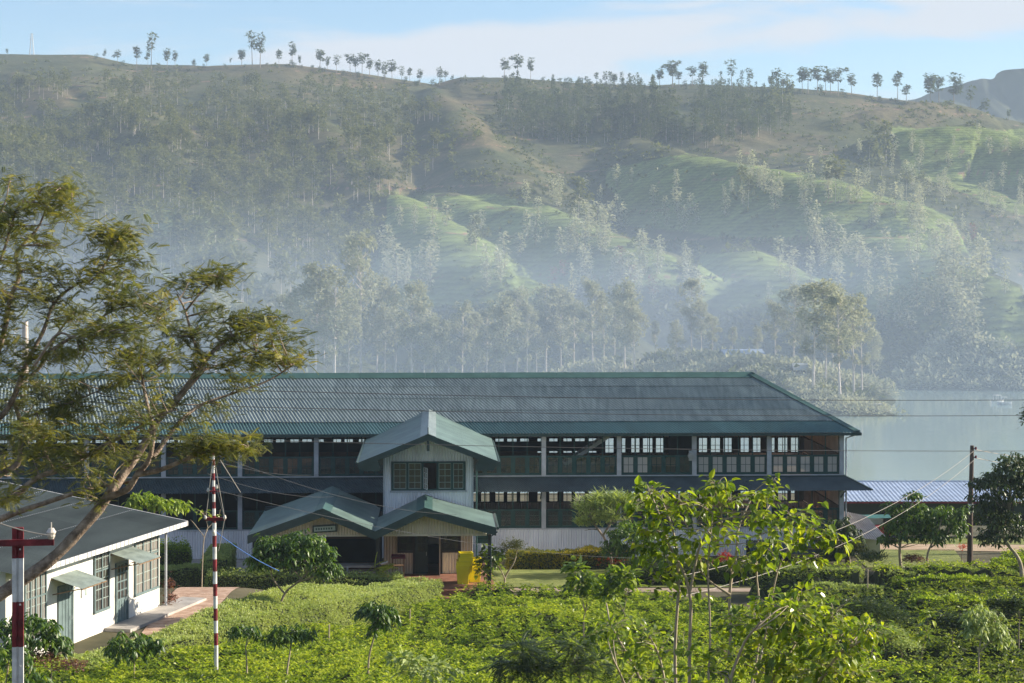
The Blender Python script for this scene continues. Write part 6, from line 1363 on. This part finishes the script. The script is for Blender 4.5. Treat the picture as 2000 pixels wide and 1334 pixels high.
for k, (q, x, y) in enumerate(A):
    Ht = R.uniform(10, 17)*(.85 if y < 240 else 1.)
    if k < 300:
        lb = 'hazy gum tree low on the slope behind the leaning tree' if y > 400 else 'gum tree in the open wood on the far left slope' if x < 300 else 'gum tree in the open wood left of the brown gully' if x < 620 else 'gum tree with pale trunk on the slope above the tea spur'
        K_hill.place(q, Ht, lb, 'gum trees of the open wood on the left hillside', R.uniform(.85, 1.15))
    else: big.append((q, Ht))
K_hill.merge(big, 'hillside_wood', 'open gum wood covering the upper left hillside below the skyline')
B = sample([(985, 180), (1180, 180), (1300, 185), (1545, 175), (1545, 260), (1420, 290), (1330, 290), (1240, 275), (1120, 285), (1000, 270), (960, 230)], 400, cl_(46, .22))
B = sorted(B, key=lambda q: q[0][1]); rest = []
for k, (q, x, y) in enumerate(B):
    K_ = K_cone if R.random() < .5 else K_round; Ht = R.uniform(10, 17)
    if k < 290: K_.place(q, Ht, 'dark tree in the dense forest block under the right skyline' if x > 1240 else 'dark tree in the dense forest block right of the brown gully', 'trees of the dense forest block', R.uniform(.85, 1.2))
    else: rest.append((q, Ht))
K_cone.merge(rest, 'forest', 'upper part of the dense dark forest block below the skyline')
E = sample([(720, 400), (1000, 400), (1180, 360), (1400, 330), (1700, 380), (2040, 360), (2040, 700), (1740, 660), (1600, 600), (1340, 610), (1100, 600), (1060, 560), (740, 580)], 250, cl_(70, .45))
E += sample([(1560, 300), (2040, 260), (2040, 400), (1720, 390)], 40)
for q, x, y in E:
    lb = 'slim pale tree in the tea on the central spur' if x < 1340 and y > 400 else 'slim pale tree on the shaded slope above the long right spur' if y < 430 else 'slim pale tree on the tea spurs above the headland' if x < 1720 else 'slim pale tree on the hazy slope at far right'
    K_slim.place(q, R.uniform(6, 11.5), lb, 'slim trees scattered over the tea slopes', R.uniform(.8, 1.5))
for x, y in ((430, 470), (445, 478), (590, 440), (1275, 580), (1210, 520), (1235, 560), (1900, 470), (1100, 545), (1080, 560)):
    q = far_hit(x, y)
    if q is not None: K_redt.place(q, R.uniform(5, 8), 'reddish flowering tree on the hazy slope', 'reddish trees on the hillside', 1.6)
for px, ty, by in ((1130, 350, 440), (1150, 372, 440), (1120, 380, 440), (1730, 240, 330), (1722, 300, 350), (1700, 280, 350), (1770, 330, 390), (1800, 340, 390), (1632, 310, 400), (1450, 330, 400), (1462, 345, 410), (930, 425, 490), (920, 440, 490), (945, 440, 492), (660, 455, 560), (1530, 150, 230), (1510, 175, 240)):
    q = far_hit(px, by)
    if q is not None: K_hill.place(q, (by-ty)/F*q[1]*1., 'tall clump forming tree standing out on the shaded slope', 'tall single trees on the shaded slopes', .95)
# ---- scrub and shoreline bushes
sx_, sy_ = R.uniform(-20, 2030, 26000), R.uniform(120, 780, 26000)
mb = MB(); P_, S_, T_ = [], [], []
for x, y in zip(sx_, sy_):
    if vnoise(x/34., y/22.) < .40: continue
    intea = any(inpoly(np.array([x]), np.array([y]), p_)[0] for p_ in TEA)
    if intea and R.random() < .93: continue
    q = far_hit(x, y)
    if q is None or q[2] < -11.6: continue
    P_.append(q); S_.append(R.uniform(.7, 1.9)*(1.5 if R.random() < .1 else 1)); T_.append(R.random())
P_, S_, T_ = np.array(P_), np.array(S_), np.array(T_)
for q in range(9):
    d = unit(len(P_)); d[:, 2] = abs(d[:, 2])*.7+.1; scatter(mb, T_SPR, P_+d*S_[:, None]*.45, d+R.normal(0, .3, d.shape), S_*(.8+.5*R.random(len(P_))), 0, rnd=T_*.5+.5*R.random(len(P_)))
tag(mb.build('hillside_scrub', L_olive), 'low scrub and bushes covering the open hillside', 'scrub', None, 'stuff')
mb = MB(); P_ = []; S_ = []
for px in np.arange(-40, 2040, 2.2):
    for _ in range(3):
        Y = shore(px)+R.uniform(-2, 26); z = ground_at(px, Y)
        if z > -12.2: P_.append(((px-1000)/F*Y, Y, z)); S_.append(R.uniform(1., 3.2))
for s in np.linspace(0, 1, 420):                         # bushes over the headland
    p = HEAD[int(s*(len(HEAD)-1))]; X, Y = p[0]+R.normal(0, 4), p[1]+R.normal(0, 5); px = 1000+X/Y*F; z = ground_at(px, Y)
    if z > -12.3: P_.append((X, Y, z)); S_.append(R.uniform(.6, 1.8))
P_, S_ = np.array(P_), np.array(S_); T_ = R.random(len(P_))
for q in range(34):
    d = unit(len(P_)); d[:, 2] = abs(d[:, 2])+.05; scatter(mb, T_SPR, P_+d*S_[:, None]*(.4+.6*R.random((len(P_), 1))), d+R.normal(0, .4, d.shape), S_*.42*(.6+.7*R.random(len(P_))), 0, rnd=T_*.5+.5*R.random(len(P_)))
tag(mb.build('shore_bushes', L_pale), 'pale bushes fringing the far lake shore and headland', 'bushes', None, 'stuff')
# ---- small buildings across the water, and the lattice tower
def hut(px, py, Y, w_, d_, h_, rz, lab, rm):
    X = (px-1000)/F*Y; z = max(ground_at(px, Y), -11.5)-.2; z = max(z, H-(py-HOR)/F*Y-h_)
    o = empty('cottage', (X, Y, z), rz, lab, 'cottage'); mb = MB(); box(mb, -w_/2, w_/2, -d_/2, d_/2, -2, h_); mb.build('wall', M['white'], o)
    mb = MB(); slab(mb, (-w_/2-.4, -d_/2-.5, h_-.1), (w_/2+.4, -d_/2-.5, h_-.1), (w_/2+.4, 0, h_+1.3), (-w_/2-.4, 0, h_+1.3), .08); slab(mb, (w_/2+.4, d_/2+.5, h_-.1), (-w_/2-.4, d_/2+.5, h_-.1), (-w_/2-.4, 0, h_+1.3), (w_/2+.4, 0, h_+1.3), .08); mb.build('roof', rm, o)
    for s in (-1, 1): mb = MB(); box(mb, s*w_*.25-.45, s*w_*.25+.45, -d_/2-.05, -d_/2+.02, .9, 2.0); mb.build('window', M['darkwood'], o)
hut(1448, 700, 452, 9, 6, 2.6, .2, 'small blue roofed cottage among hazy trees behind the factory hip', M['shedroof']); hut(1562, 744, 418, 2.6, 2.2, 1.7, .1, 'tiny pale roofed hut on the headland slope', M['hutroof'])
Y = YR-4; X = (62-1000)/F*Y; zb = ground_at(62, Y)-.5; zt = H-(65-HOR)/F*Y
tw_ = empty('lattice_tower', (X, Y, zb), .4, 'thin steel lattice pylon on the skyline at far left', 'pylon'); mb = MB(); hh = zt-zb
for a, b_ in ((1, 1), (1, -1), (-1, 1), (-1, -1)): beam(mb, (a*1.6, b_*1.6, 0), (a*.35, b_*.35, hh), .22, .22)
for q in range(7):
    t0, t1 = q/7, (q+1)/7; w0, w1 = 1.6-1.25*t0, 1.6-1.25*t1
    for a, b_ in ((1, -1), (-1, 1)): beam(mb, (a*w0, -w0, hh*t0), (b_*w1, -w1, hh*t1), .12, .12); beam(mb, (-w0, a*w0, hh*t0), (-w1, b_*w1, hh*t1), .12, .12)
mb.build('lattice', M['metal'], tw_)
for q, w_ in ((.72, 2.4), (.84, 2.), (.95, 1.6)): mb = MB(); beam(mb, (-w_, 0, hh*q), (w_, 0, hh*q), .2, .2); mb.build('crossarm', M['metal'], tw_)
